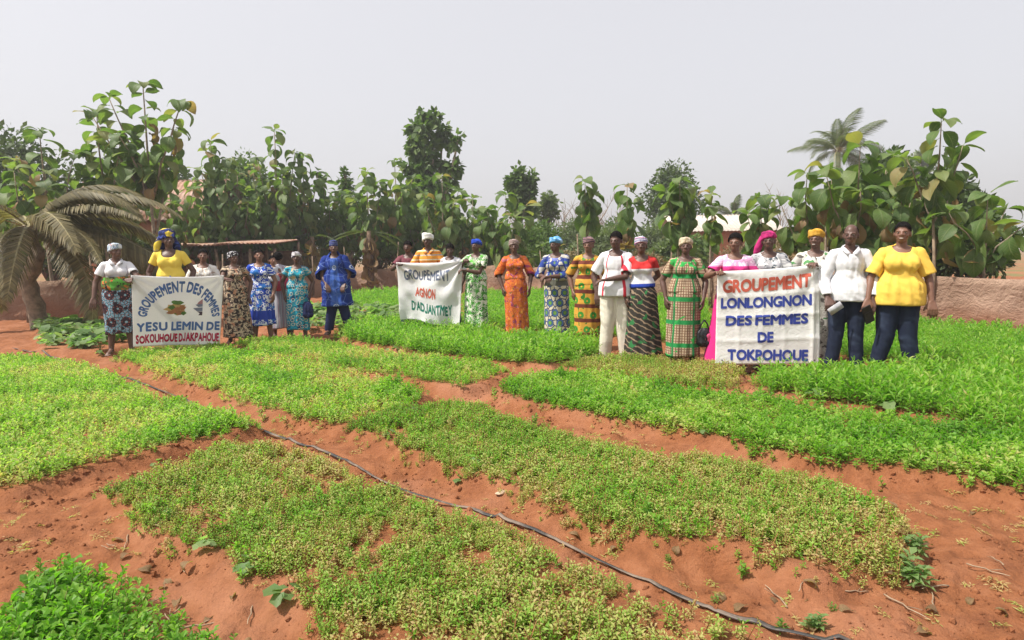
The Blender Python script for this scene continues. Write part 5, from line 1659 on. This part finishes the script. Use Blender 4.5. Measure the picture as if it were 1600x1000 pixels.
b2 = [aty(620, 410, 10.35), aty(722, 408, 10.2), aty(718, 509, 10.15), aty(625, 500, 10.3)]
def w2(u, v):
    r0 = math.hypot(u, v); r1 = math.hypot(1 - u, v)
    d = .022 * math.sin(11 * math.atan2(v, u + .02)) * math.exp(-r0 * 1.5) + .035 * math.sin(11 * math.atan2(v, 1.02 - u) + 1) * math.exp(-r1 * 1.2)
    d += .03 * math.sin(9 * u + 2.5 * v + 1.0) * (.25 + v) + .012 * math.sin(26 * u + 4 * math.sin(5 * v)) * v + .03 * (float(vnoise(u * 6, v * 6, 9)) - .5)
    return d, -.02 * math.sin(math.pi * u) * (1 - v) + (.03 * math.sin(7 * u) - .02 * math.exp(-((u - .97) / .06) ** 2)) * v
B2 = Banner('small creased white banner lettered in grey, red and green, held by the middle group', *b2, w2, M_BAN)
B2.line('GROUPEMENT', INK_GREY, .10, .82, .125, .295, .042, .0, .95, .01, .12)
B2.line('AGNON', INK_SALMON, .27, .60, .42, .585, .050, .01, .95, .008, .12)
B2.line("D'ADJANTMEY", INK_GREEN, .20, .86, .665, .835, .052, .02, .95, .008, .14)

b3 = [aty(1121, 424, 6.85), aty(1283, 413, 6.75), aty(1281, 569, 6.75), aty(1117, 569, 6.85)]
def w3(u, v):
    r0 = math.hypot(u, v); r1 = math.hypot(1 - u, v)
    d = .010 * math.sin(10 * math.atan2(v, u + .02)) * math.exp(-r0 * 2.5) + .012 * math.sin(10 * math.atan2(v, 1.02 - u)) * math.exp(-r1 * 2.2)
    for uc in (.22, .44, .66, .93): d += .007 * math.exp(-abs(u - uc) / .02) * (1 if uc < .9 else 3)
    for vc in (.27, .49, .74): d += .010 * math.exp(-abs(v - vc - .01 * math.sin(6 * u)) / .018)
    d += .012 * (float(vnoise(u * 4 + 3, v * 4, 15)) - .5) + .012 * math.sin(3.5 * u + v)
    return d, -.012 * math.sin(math.pi * u) * (1 - v)
B3 = Banner('large white vinyl banner lettered in red and blue, held by the right group', *b3, w3, M_BAN3)
B3.line('GROUPEMENT', INK_SALMON, .055, .905, .095, .235, .062, -.018, .8)
B3.line('LONLONGNON', INK_BLUE3, .04, .915, .285, .40, .062, .0, .8)
B3.line('DES FEMMES', INK_BLUE3, .09, .885, .475, .585, .064, .0, .85)
B3.line('DE', INK_BLUE3, .40, .555, .655, .77, .064, .0, .85)
B3.line('TOKPOHOUE', INK_BLUE3, .115, .89, .835, .955, .064, .015, .85)
m = MB()
for u, v in ((.03, .045), (.97, .04), (.065, .955), (.95, .96)):
    vs = [B3.at(u + .008 * math.cos(i), v + .007 * math.sin(i), .005) for i in np.linspace(0, 6.28, 9)[:-1]]; m.add(vs, [tuple(range(8))])
m.build('eyelets', [M_SANDAL], B3.root)

# ------------------------------------------------------------------ people, left to right
SK, SW = 'skirt', 'trousers'
def wpt(px, py, Y): return aty(px, py, Y)
BK = (.058, .030, .022); DK = (.042, .022, .017); MD = (.085, .042, .028)
c0, c1 = b1[0], b1[1]
person('woman in white polo and blue print wrap skirt at the left banner\'s left end', 176, 8.62, 377, [('l', (-.30, -.06, .86), .3), ('w', b1[0] + Vector((-.03, .05, -.05)), 1.2)],
       dict(mat='white', hem=1.10, sleeve=.62, sw=.030, collar=True, name='polo_shirt'), dict(kind=SK, mat='p1skirt', z1=1.06, z0=.32, w=.19, ex=.02), dict(kind='wrap', mat='bluewhite_wrap'), yaw=.12, tone=BK, htilt=(.35, 0), seed=1, g=1.08)
def waist_cloth(root, g, mat, z0, z1, seed):
    vs, fs = [], []; na, nz = 48, 9
    for i in range(nz):
        q = i / (nz - 1); z = z0 + (z1 - z0) * q; b_ = .022 + .020 * math.sin(math.pi * q)
        for j in range(na):
            th = 2 * math.pi * j / na
            rx, ry = .150 * g + b_, .118 * g + b_
            wv = .008 * math.sin(3 * th + 9 * q + seed) + .006 * math.sin(14 * q + 2 * th)
            vs.append(((rx + wv) * math.sin(th), -(ry + wv) * math.cos(th), z + .014 * math.sin(th * 1 + seed)))
    for i in range(nz - 1):
        for j in range(na): fs.append((i * na + j, i * na + (j + 1) % na, (i + 1) * na + (j + 1) % na, (i + 1) * na + j))
    me = mesh_of('waist_cloth', vs, fs, [FB[mat]]); set_cuv(me); return link('waist_cloth', me, root)
P1R = [o for o in COL.objects if o.name == 'person'][0]
waist_cloth(P1R, 1.08, 'p1belt', .96, 1.16, 1)
person('tall woman in yellow top with big navy and yellow scarf behind the left banner', 262, 9.35, 361, ['hang', 'hang'],
       dict(mat='yellow2', hem=1.02, sleeve=.55, neck=(.085, .11, .12, 1.40)), dict(kind=SK, mat='navyyellow', z0=.25), dict(kind='scarf', mat='navyyellow'), tone=DK, htilt=(.25, 0), seed=2, g=1.08)
person('woman with short hair in a white flowered blouse behind the left banner', 312, 10.0, 388, ['hang', 'hang'],
       dict(mat='white_blouse', hem=.98, sleeve=.9, sw=.03), dict(kind=SK, mat='p20dress', z0=.25), dict(kind='short'), tone=MD, seed=3, g=1.05)
person('woman in a beige and black print dress holding the right end of the left banner', 364, 9.72, 390, [('w', b1[1] + Vector((.02, .05, -.06)), 1.2), 'hang'],
       dict(mat='p4dress', hem=.95, sleeve=.45, sw=.03, flare=.03), dict(kind=SK, mat='p4dress', z0=.10, w=.25, fold=.022), dict(kind='wrap', mat='p4wrap'), tone=BK, htilt=(.4, 0), yaw=.15, seed=4, g=1.05)
person('woman in a royal blue dress with white patterns left of the mother carrying a child', 403, 10.1, 388, ['hang', 'hang'],
       dict(mat='p5dress', hem=.95, sleeve=.6, sw=.03, flare=.03), dict(kind=SK, mat='p5dress', z0=.32, w=.23, fold=.022), dict(kind='short'), tone=MD, seed=5, g=1.02, htilt=(.1, 0))
mo, mi, _ = person('woman with dark hair seen from behind carrying a small child on her back', 434, 10.75, 393, ['hang', 'hang'],
       dict(mat='stripes', hem=.98, sleeve=.6), dict(kind=SK, mat='stripes', z0=.20, w=.21), dict(kind='hair'), yaw=math.pi + .2, tone=BK, seed=6)
me = fuse('carrying_wrap', [('e', (0, .10, 1.08), (.19, .20, .17))], .014, 0, 1); wrinkle(me, .03, 4); set_cuv(me); me.materials.clear(); me.materials.append(FB['pinkwrap'])
link('carrying_wrap', me, mo)
tz = aty(424, 399, 10.5).z
person('small child in white shirt tied with a red wrap on the dark-haired woman', 425, 10.5, 399, [('l', (-.16, -.20, 1.12)), ('l', (.16, -.20, 1.14))],
       dict(mat='white', hem=.92, sleeve=1.4, sw=.02), None, dict(kind='short'), yaw=.25, tone=(.13, .065, .042), bust=0, legs=False, child=True, H=.92, base=tz - .95, seed=7, group=None, htilt=(.2, 0))
person('woman in a teal print dress with white head wrap, right end of the left group', 459, 10.3, 391, ['hang', 'hang'],
       dict(mat='p7dress', hem=.98, sleeve=.42, sw=.04, flare=.03), dict(kind=SK, mat='p7dress', z0=.20, w=.20, fold=.018, z1=1.08), dict(kind='wrap', mat='p7wrap'), tone=DK, seed=8, g=1.08, htilt=(-.15, 0))
person('man in a wide royal blue robe and dark cap standing alone', 524, 10.75, 376, [('l', (-.15, -.15, .90)), ('l', (.16, -.14, .90))],
       dict(mat='p8robe', hem=.50, sleeve=1.06, sw=.075, ease=.045, flare=.035, cuffw=1.2, wr=.035, name='robe'), dict(kind=SW, mat='navy', ease=.03), dict(kind='cap', mat='capblue'), tone=BK, bust=0, seed=9, g=1.05, feet_out=.09)
person('man in a maroon shirt at the left end of the middle banner', 639, 10.75, 375, [('w', b2[0] + Vector((-.0, .05, -.05)), 1.2), 'hang'],
       dict(mat='maroon', hem=.95, sleeve=.7, sw=.03), dict(kind=SW, mat='navy'), dict(kind='short'), tone=DK, bust=0, seed=10, htilt=(-.3, .15))
person('man in a white turban and orange striped polo behind the middle banner', 670, 10.6, 363, ['hang', 'hang'],
       dict(mat='p10shirt', hem=.95, sleeve=.8, sw=.035, collar=True), dict(kind=SW, mat='navy'), dict(kind='turban', mat='turban'), tone=DK, bust=0, seed=11, htilt=(-.35, .05), g=1.05)
person('boy in a white shirt leaning over the right half of the middle banner', 702, 10.55, 379, ['hang', 'hang'],
       dict(mat='white', hem=.95, sleeve=.8, sw=.03), dict(kind=SW, mat='navy'), dict(kind='short'), tone=DK, bust=0, seed=12, htilt=(.3, .35), yaw=-.3)
person('woman in green and white print dress and blue headscarf holding the middle banner', 741, 10.3, 371, [('w', b2[1] + Vector((.03, .05, -.02)), 1.1), ('w', wpt(728, 423, 10.1), .9)],
       dict(mat='p12dress', hem=.95, sleeve=.62, sw=.05, flare=.03), dict(kind=SK, mat='p12dress', z0=.08, w=.22, fold=.022), dict(kind='wrap', mat='bluewrap'), tone=BK, yaw=-.35, htilt=(-.3, 0), seed=13)
person('woman in an orange two-piece print dress standing in the green crop', 806, 9.5, 371, ['hang', 'hang'],
       dict(mat='p13dress', hem=1.00, sleeve=1.12, sw=.035, flare=.05), dict(kind=SK, mat='p13dress', z0=.10, w=.19, fold=.014, lean=.0), dict(kind='wrap', mat='p13wrap'), tone=BK, seed=14, yaw=.05, htilt=(-.1, .05))
person('woman in light blue headscarf and cream and navy ring-print skirt with folded hands', 869, 9.42, 367, [('l', (-.13, -.20, 1.06), .6), ('l', (-.06, -.23, 1.07), .6)],
       dict(mat='p14top', hem=1.0, sleeve=1.35, sw=.028, flare=.02), dict(kind=SK, mat='p14skirt', z0=.10, w=.19, fold=.012), dict(kind='wrap', mat='skyblue'), tone=BK, yaw=-.22, htilt=(-.5, .1), seed=15)
person('woman in a yellow dress with brown bands and green patches', 916, 8.75, 367, ['hang', 'hang'],
       dict(mat='p15dress', hem=.95, sleeve=1.0, sw=.03, flare=.02), dict(kind=SK, mat='p15dress', z0=.10, w=.19, fold=.012), dict(kind='wrap', mat='p15wrap'), tone=MD, yaw=-.1, htilt=(-.15, .1), seed=16)
person('man in white shirt with red side stripes and off-white trousers, one forearm across his waist', 961, 8.05, 360, [('l', (-.24, .02, .88)), ('l', (-.10, -.20, 1.06), .5, (1, -.1, -.8))],
       dict(mat='p16shirt', hem=.84, sleeve=.85, sw=.035, ease=.022, flare=.04, name='sports_shirt'), dict(kind=SW, mat='offwhite', ease=.028), dict(kind='short'), tone=DK, bust=0, yaw=-.12, htilt=(-.25, .15), seed=17)
person('woman in a red, white and blue tee and dark zebra-print wrap skirt', 1006, 7.95, 366, ['hang', 'back'],
       dict(mat='p17top', hem=.98, sleeve=.55, sw=.016, ease=.009, name='tee'), dict(kind=SK, mat='p17skirt', z1=1.02, z0=.10, w=.26, fold=.016), dict(kind='wrap', mat='p17wrap'), tone=BK, htilt=(-.05, 0), seed=18, g=.98)
_, _, A18 = person('woman in a tan and green plaid dress with a beige headwrap', 1068, 7.28, 367, ['hang', 'hang'],
       dict(mat='p18dress', hem=.93, sleeve=.75, sw=.028, flare=.05), dict(kind=SK, mat='p18dress', z0=.10, w=.22, fold=.014), dict(kind='wrap', mat='p18wrap'), tone=DK, seed=19, g=1.12, htilt=(0, 0))
R18 = _
person('dark-haired woman in pink top and hot pink skirt holding the right banner', 1148, 7.15, 363, [('w', b3[0] + Vector((0, .05, -.02)), 1.2), 'hang'],
       dict(mat='pinktop', hem=.95, sleeve=.7, sw=.03), dict(kind=SK, mat='hotpink', z0=.06, w=.25, fold=.02, lean=-.10), dict(kind='hair'), tone=MD, seed=20, htilt=(-.2, .05), g=1.05)
person('woman in a magenta headwrap and grey print dress behind the right banner', 1206, 7.18, 357, ['hang', 'hang'],
       dict(mat='p20dress', hem=.95, sleeve=.7, sw=.03), dict(kind=SK, mat='p20dress', z0=.12), dict(kind='wrap', mat='magenta', knot=.3, tail=-1), tone=DK, seed=21, htilt=(-.05, .05))
person('woman in mustard headwrap and pale print dress gripping the right corner of the right banner', 1272, 7.12, 354, ['hang', ('w', b3[1] + Vector((-.03, .05, -.03)), .9, (.25, .5, -1))],
       dict(mat='p21dress', hem=.95, sleeve=.7, sw=.03), dict(kind=SK, mat='p21dress', z0=.12, w=.24, lean=.05), dict(kind='wrap', mat='mustard'), tone=BK, seed=22, htilt=(-.15, .05), yaw=-.1, smile=True)
_, i22, A22 = person('man in a white long-sleeved shirt and dark jeans beside the right banner', 1327, 6.7, 349, [('l', (-.215, -.13, .875), .9), ('l', (.215, -.10, .87), .5)],
       dict(mat='white', hem=.83, sleeve=1.92, sw=.028, ease=.022, collar=True, wr=.024, name='shirt'), dict(kind=SW, mat='jeans', ease=.018), dict(kind='bald'), tone=DK, bust=0, seed=23, htilt=(-.1, .05), g=.96)
_, i23, A23 = person('smiling woman in a yellow tee and dark jeans at the right end', 1408, 6.52, 345, [('l', (-.30, -.10, .86), .9), ('l', (.285, -.05, .85), .5)],
       dict(mat='yellow', hem=.80, sleeve=.88, sw=.042, ease=.022, flare=.03, wr=.026, name='tee'), dict(kind=SW, mat='jeans', ease=.016), dict(kind='short'), tone=MD, seed=24, g=1.15, bust=1.2, htilt=(-.08, 0), smile=True, feet_out=.09)
def held(i, A, k): return i.inverted() @ (A[k][2] + A[k][3] * .09)
# things in hands
p = held(i22, A22, 0)
m = MB(); m.box((0, 0, 0), (.082, .012, .15)); o = m.build('phone_body', [plain('grey_phone', (.42, .42, .45), .35)], None)
o.name = 'mobile_phone'; o.location = p + Vector((.05, -.03, -.03)); o.rotation_euler = (.3, .9, .2); tag(o, 'grey mobile phone in the hand of the man in the white shirt', 'phone')
p = held(i23, A23, 0)
t = thing('wallet', 'black flat case in the hand of the woman in the yellow tee', 'case', p + Vector((.0, -.03, -.07)))
t.rotation_euler = (.15, -.45, .1)
MBLK = plain('black_leather', (.014, .013, .014), .4)
m = MB(); m.box((0, 0, 0), (.10, .016, .19)); m.build('cover', [MBLK], t, False)
m = MB(); m.box((0, -.011, .02), (.085, .006, .015)); m.build('strap', [MBLK], t, False)
def bag(label, loc, w_, h_, mat, mat2, seed):
    t = thing('carrier_bag', label, 'bag', loc)
    me = fuse('bag', [('e', (0, 0, h_ * .45), (w_, w_ * .45, h_ * .48)), ('e', (0, 0, h_ * .2), (w_ * 1.05, w_ * .5, h_ * .22))], .012, 0, 1)
    wrinkle(me, .035, seed, 14, 22); set_cuv(me); me.materials.clear(); me.materials.append(mat); link('sack', me, t)
    for s in (-1, 1):
        m = MB(); m.tube([(s * w_ * .6, 0, h_ * .75), (s * w_ * .35, 0, h_ * 1.1), (0, 0, h_ * 1.3)], [.012, .010, .010], 5); m.build('handle', [mat], t)
    if mat2:
        me = fuse('print', [('e', (w_ * .35, -w_ * .30, h_ * .4), (w_ * .5, w_ * .25, h_ * .25))], .012, 0, 1); wrinkle(me, .03, seed + 1, 14, 22); me.materials.clear(); me.materials.append(mat2); link('contents', me, t)
    return t
P18 = aty(1101, 545, 7.2)
bag('dark carrier bag with something pink in it hanging beside the plaid dress', aty(1100, 541, 7.18), .10, .24, plain('dark_plastic', (.02, .022, .025), .35, .4, 10, .3), plain('pink_cloth_in_bag', (.50, .06, .16), .8), 5)
bag('dark blue cloth bag hanging beside the teal dress', aty(480, 497, 10.25), .11, .30, FB['navy'], None, 8)

# ------------------------------------------------------------------ drip tape and small things on the soil
path = [(20, 540), (80, 553), (134, 569), (185, 584), (240, 601), (290, 620), (335, 640), (372, 652), (400, 663), (435, 678), (470, 690), (505, 700), (540, 715), (575, 732), (600, 742), (645, 757), (690, 770), (740, 788), (790, 803), (830, 816), (870, 832), (905, 848), (950, 869), (1000, 891), (1050, 911), (1100, 931), (1150, 947), (1200, 961), (1250, 974), (1310, 987), (1380, 1000), (1440, 1018), (1500, 1050)]
pw = [at(x, y, 0) for x, y in path]
fine = []
for a, b in zip(pw[:-1], pw[1:]):
    for k in range(6): fine.append(a.lerp(b, k / 6))
r_ = random.Random(5)
vs, fs = [], []
Pf = np.array([tuple(p.xy) for p in fine])
for _ in range(12): Pf[1:-1] = (Pf[:-2] + 2 * Pf[1:-1] + Pf[2:]) / 4
zf = ground_h(Pf)
zf = np.maximum(zf, np.convolve(np.pad(zf, 10, 'edge'), np.ones(21) / 21, 'valid') + .004) + .010
for i in range(len(Pf)):
    d = Pf[min(i + 1, len(Pf) - 1)] - Pf[max(0, i - 1)]; d /= np.linalg.norm(d)
    n_ = np.array((-d[1], d[0])); tw = .18 * math.sin(i * .13) + .1 * math.sin(i * .37)
    wv = .0125 + .001 * math.sin(i * .4)
    for s, dz in ((-1, 0), (-.4, .003), (.4, .003), (1, 0), (.4, -.003), (-.4, -.003)):
        q = Pf[i] + n_ * s * wv
        vs.append((q[0], q[1], zf[i] + dz + s * wv * tw))
    if i:
        b = (i - 1) * 6
        for k in range(6): fs.append((b + k, b + (k + 1) % 6, b + 6 + (k + 1) % 6, b + 6 + k))
mt, g = newmat('dusty_black_plastic')
v = g.geo()
c = g.mix(g.ss(g.noise(v, 4, 5, .6), .44, .64), (.035, .033, .033), (.19, .14, .105))
g.bsdf(c, .5, g.bump(g.noise(v, 30, 3), .3, .01), .4)
tag(link('drip_tape', mesh_of('drip_tape', vs, fs, [mt])), 'flat dusty black drip irrigation tape lying along the soil path', 'irrigation tape')

M_WEED = leaf_material('weed_leaf', [(0, (.13, .23, .07)), (.5, (.19, .30, .11)), (1, (.26, .36, .15))], inst=False)
M_WEEDG = leaf_material('weed_leaf_green', [(0, (.11, .24, .03)), (1, (.18, .32, .06))], inst=False)
rr = random.Random(15)
WM = [round_leaf_plant('weed', rr, n_, .075, .050, [M_WEED, M_STEM]) for n_ in (3, 4, 5)]
WG = [plant_mesh('weed', rr, .11, 14, .055, .022, .6, [M_WEEDG, M_STEM], 2, .03) for _ in range(3)]
WP = [plant_mesh('weed', rr, .16, 18, .075, .034, .5, [M_WEED, M_STEM], 3, .05) for _ in range(2)]
weeds = [(640, 657, 'r', 1.0, 'round-leaved weed at the left tip of the middle bed'), (607, 690, 'r', .9, 'pair of pale leaves on the near edge of the middle bed'), (733, 733, 'r', 1.1, 'round green weed on the bank above the path by the middle bed'), (715, 745, 'r', .7, 'small round weed below the bank of the middle bed'),
         (443, 945, 'r', 1.1, 'wilting two-leaved seedling at the near left of the front bed'), (383, 905, 'r', 1.0, 'broad-leaved seedling on the soil left of the front bed'), (320, 872, 'r', .9, 'seedling with a bent leaf at the edge of the front bed'), (265, 826, 'g', 1.0, 'leafy weed at the left corner of the front bed'), (168, 768, 'g', .8, 'small weed at the far left tip of the front bed'),
         (1187, 623, 'r', 1.2, 'pale squash seedling at the near left corner of the tall bed'), (1276, 632, 'r', 1.3, 'pale squash seedling before the tall bed'), (1388, 655, 'r', 1.1, 'pale weed at the right end of the tall bed'), (1308, 722, 'r', 1.2, 'pale round-leaved weed on the edge of the right bed'), (1100, 688, 'r', .7, 'tiny pale weed below the right bed'),
         (1425, 905, 'p', 1.3, 'large leafy weed at the right end of the middle bed'), (1432, 860, 'p', 1.1, 'grey green weed above the large one at the right'), (1275, 962, 'p', .8, 'pale weed standing on the soil near the tape'), (1222, 962, 'g', .8, 'small dark weed beside the tape at the lower right'), (1165, 890, 'g', .8, 'weed alone on the soil below the middle bed'), (1045, 870, 'g', .5, 'tiny weed on the path in the foreground'), (1120, 925, 'g', .5, 'sprout just above the tape'), (1300, 945, 'g', .5, 'sprout on the bare soil at lower right'),
         (838, 657, 'g', 1.1, 'weed standing on the path behind the middle bed'), (338, 700, 'r', 1.0, 'pale weed on the path left of the front bed'), (248, 720, 'r', .8, 'small weed at the edge of the left bed'), (1000, 640, 'r', .5, 'tiny weed in front of the right bed'), (1135, 722, 'g', 1.0, 'tuft on the far edge of the middle bed'), (395, 555, 'r', .9, 'squash seedling beside the left banner'), (460, 550, 'r', .9, 'squash seedling on the near side of the narrow bed'), (500, 553, 'r', .8, 'small squash seedling before the narrow bed'), (612, 548, 'r', 1.2, 'squash seedling in front of the middle bed with tall crop'), (672, 553, 'r', 1.0, 'squash seedling on the path before the tall crop'), (555, 533, 'r', 1.1, 'squash seedling at the left tip of the tall crop'), (985, 905, 'g', .5, 'small sprig beside the path in the foreground')]
for px, py, k, s, lab in weeds:
    q = at(px, py, 0); q.z = gh(q.x, q.y) - .003
    me = rr.choice({'r': WM, 'g': WG, 'p': WP}[k])
    tag(link('weed', me, None, q, (rr.uniform(-.1, .1), rr.uniform(-.1, .1), rr.uniform(0, 6.3)), s * (.85 if q.y > 4.5 else .62)), lab, 'weed', 'weeds on the soil paths')
TWM = []
M_TWIG = plain('dry_twig', (.30, .21, .14), .9, .3, 20)
for k in range(3):
    m = MB(); L = .16; m.tube(wob((-L / 2, 0, .006), (L / 2, .01, .006), 5, rr, .012), [.0035, .004, .0035, .003, .003, .002], 5)
    if k: m.tube([(.0, 0, .006), (.03, .025, .010), (.05, .035, .012)], [.0025, .002, .0015], 4)
    o = m.build('twig', [M_TWIG]); TWM.append(o.data); bpy.data.objects.remove(o)
LM = [(tuple(at(px, py, 0).xy), nm) for px, py, nm in (
    (443, 945, 'the wilting two-leaved seedling'), (383, 905, 'the broad-leaved seedling'), (320, 872, 'the bent-leaf seedling'), (265, 826, 'the front bed left corner'), (168, 768, 'the far left tip of the front bed'), (240, 940, 'the bright crop in the corner'),
    (300, 1000, 'the corner crop edge at the bottom'), (200, 870, 'the trampled path at the left edge'), (150, 820, 'the left photo edge'), (779, 765, 'the pale stone'), (733, 733, 'the round green weed on the bank'), (640, 735, 'the tape in mid picture'), (900, 830, 'the bank of the middle bed'),
    (1165, 890, 'the lone weed below the middle bed'), (1222, 962, 'the small dark weed by the tape'), (1275, 962, 'the pale weed near the tape'), (1425, 905, 'the large leafy weed at right'), (1432, 800, 'the upper right bare patch'), (1520, 870, 'the far right edge'), (1420, 970, 'the lower right corner'), (560, 715, 'the path before the front bed'), (1050, 870, 'the tiny foreground weed'))]
SEEN = set()
def where(q):
    d, c, nm = min((math.hypot(q.x - c[0], q.y - c[1]), c, nm) for c, nm in LM)
    dx, dy = q.x - c[0], q.y - c[1]
    far = 'a little ' if d > .22 else 'just '
    return (far + ('right of ' if dx > 0 else 'left of ') if abs(dx) > abs(dy) else far + ('behind ' if dy > 0 else 'before ')) + nm
def litter(n, x0, x1, y0, y1, sd):
    r = random.Random(sd)
    for i in range(n):
        px, py = r.uniform(x0, x1), r.uniform(y0, y1)
        q = at(px, py, 0)
        if float(bed_mask(np.array([[q.x, q.y]]))[0]) > .0: continue
        q.z = gh(q.x, q.y) + .008
        leaf = r.random() < .6
        lab = ('curled dry leaf lying ' if leaf else 'dry twig lying ') + where(q)
        if lab in SEEN: continue
        SEEN.add(lab)
        if leaf:
            tag(link('dry_leaf', r.choice(TLD), None, q, (r.uniform(-.1, .5), r.uniform(-.3, .3), r.uniform(0, 6.3)), (r.uniform(.05, .11), r.uniform(.07, .11), .05)), lab, 'dry leaf', 'dry leaves on the soil')
        else:
            tag(link('twig', r.choice(TWM), None, q, (r.uniform(-.1, .1), r.uniform(-.15, .15), r.uniform(0, 6.3)), r.uniform(.5, 1.1)), lab, 'twig', 'dry twigs on the soil')
litter(60, 150, 420, 790, 995, 1)
litter(14, 520, 1000, 700, 860, 2)
litter(22, 1050, 1330, 860, 960, 3)
litter(34, 1330, 1560, 750, 990, 4)
me = fuse('stone', [('e', (0, 0, .012), (.026, .020, .008)), ('e', (.018, .008, .016), (.022, .02, .014))], .006, 0, 1)
me.materials.clear(); me.materials.append(plain('pale_stone', (.46, .34, .24), .9, .15, 20, .3))
q = at(780, 768); q.z = gh(q.x, q.y); o = link('stone', me, None, q); tag(o, 'pale flat stone lying on the red path', 'stone')
for l_, h_ in ALLP: print('PERSON', h_, l_[:50])
# ------------------------------------------------------------------ dusty air
hz = bpy.data.materials.new('dusty_air'); hz.use_nodes = True
t_ = hz.node_tree; t_.nodes.clear()
pv = t_.nodes.new('ShaderNodeVolumePrincipled'); pv.inputs['Density'].default_value = .0018
pv.inputs['Color'].default_value = (.93, .93, .95, 1); pv.inputs['Anisotropy'].default_value = .3
mo_ = t_.nodes.new('ShaderNodeOutputMaterial'); t_.links.new(pv.outputs[0], mo_.inputs['Volume'])
m = MB(); m.box((0, 420, 5.5), (1900, 1000, 15)); o = m.build('haze', [hz], None, False); tag(o, 'thin dusty air over the garden', None, None, 'stuff')
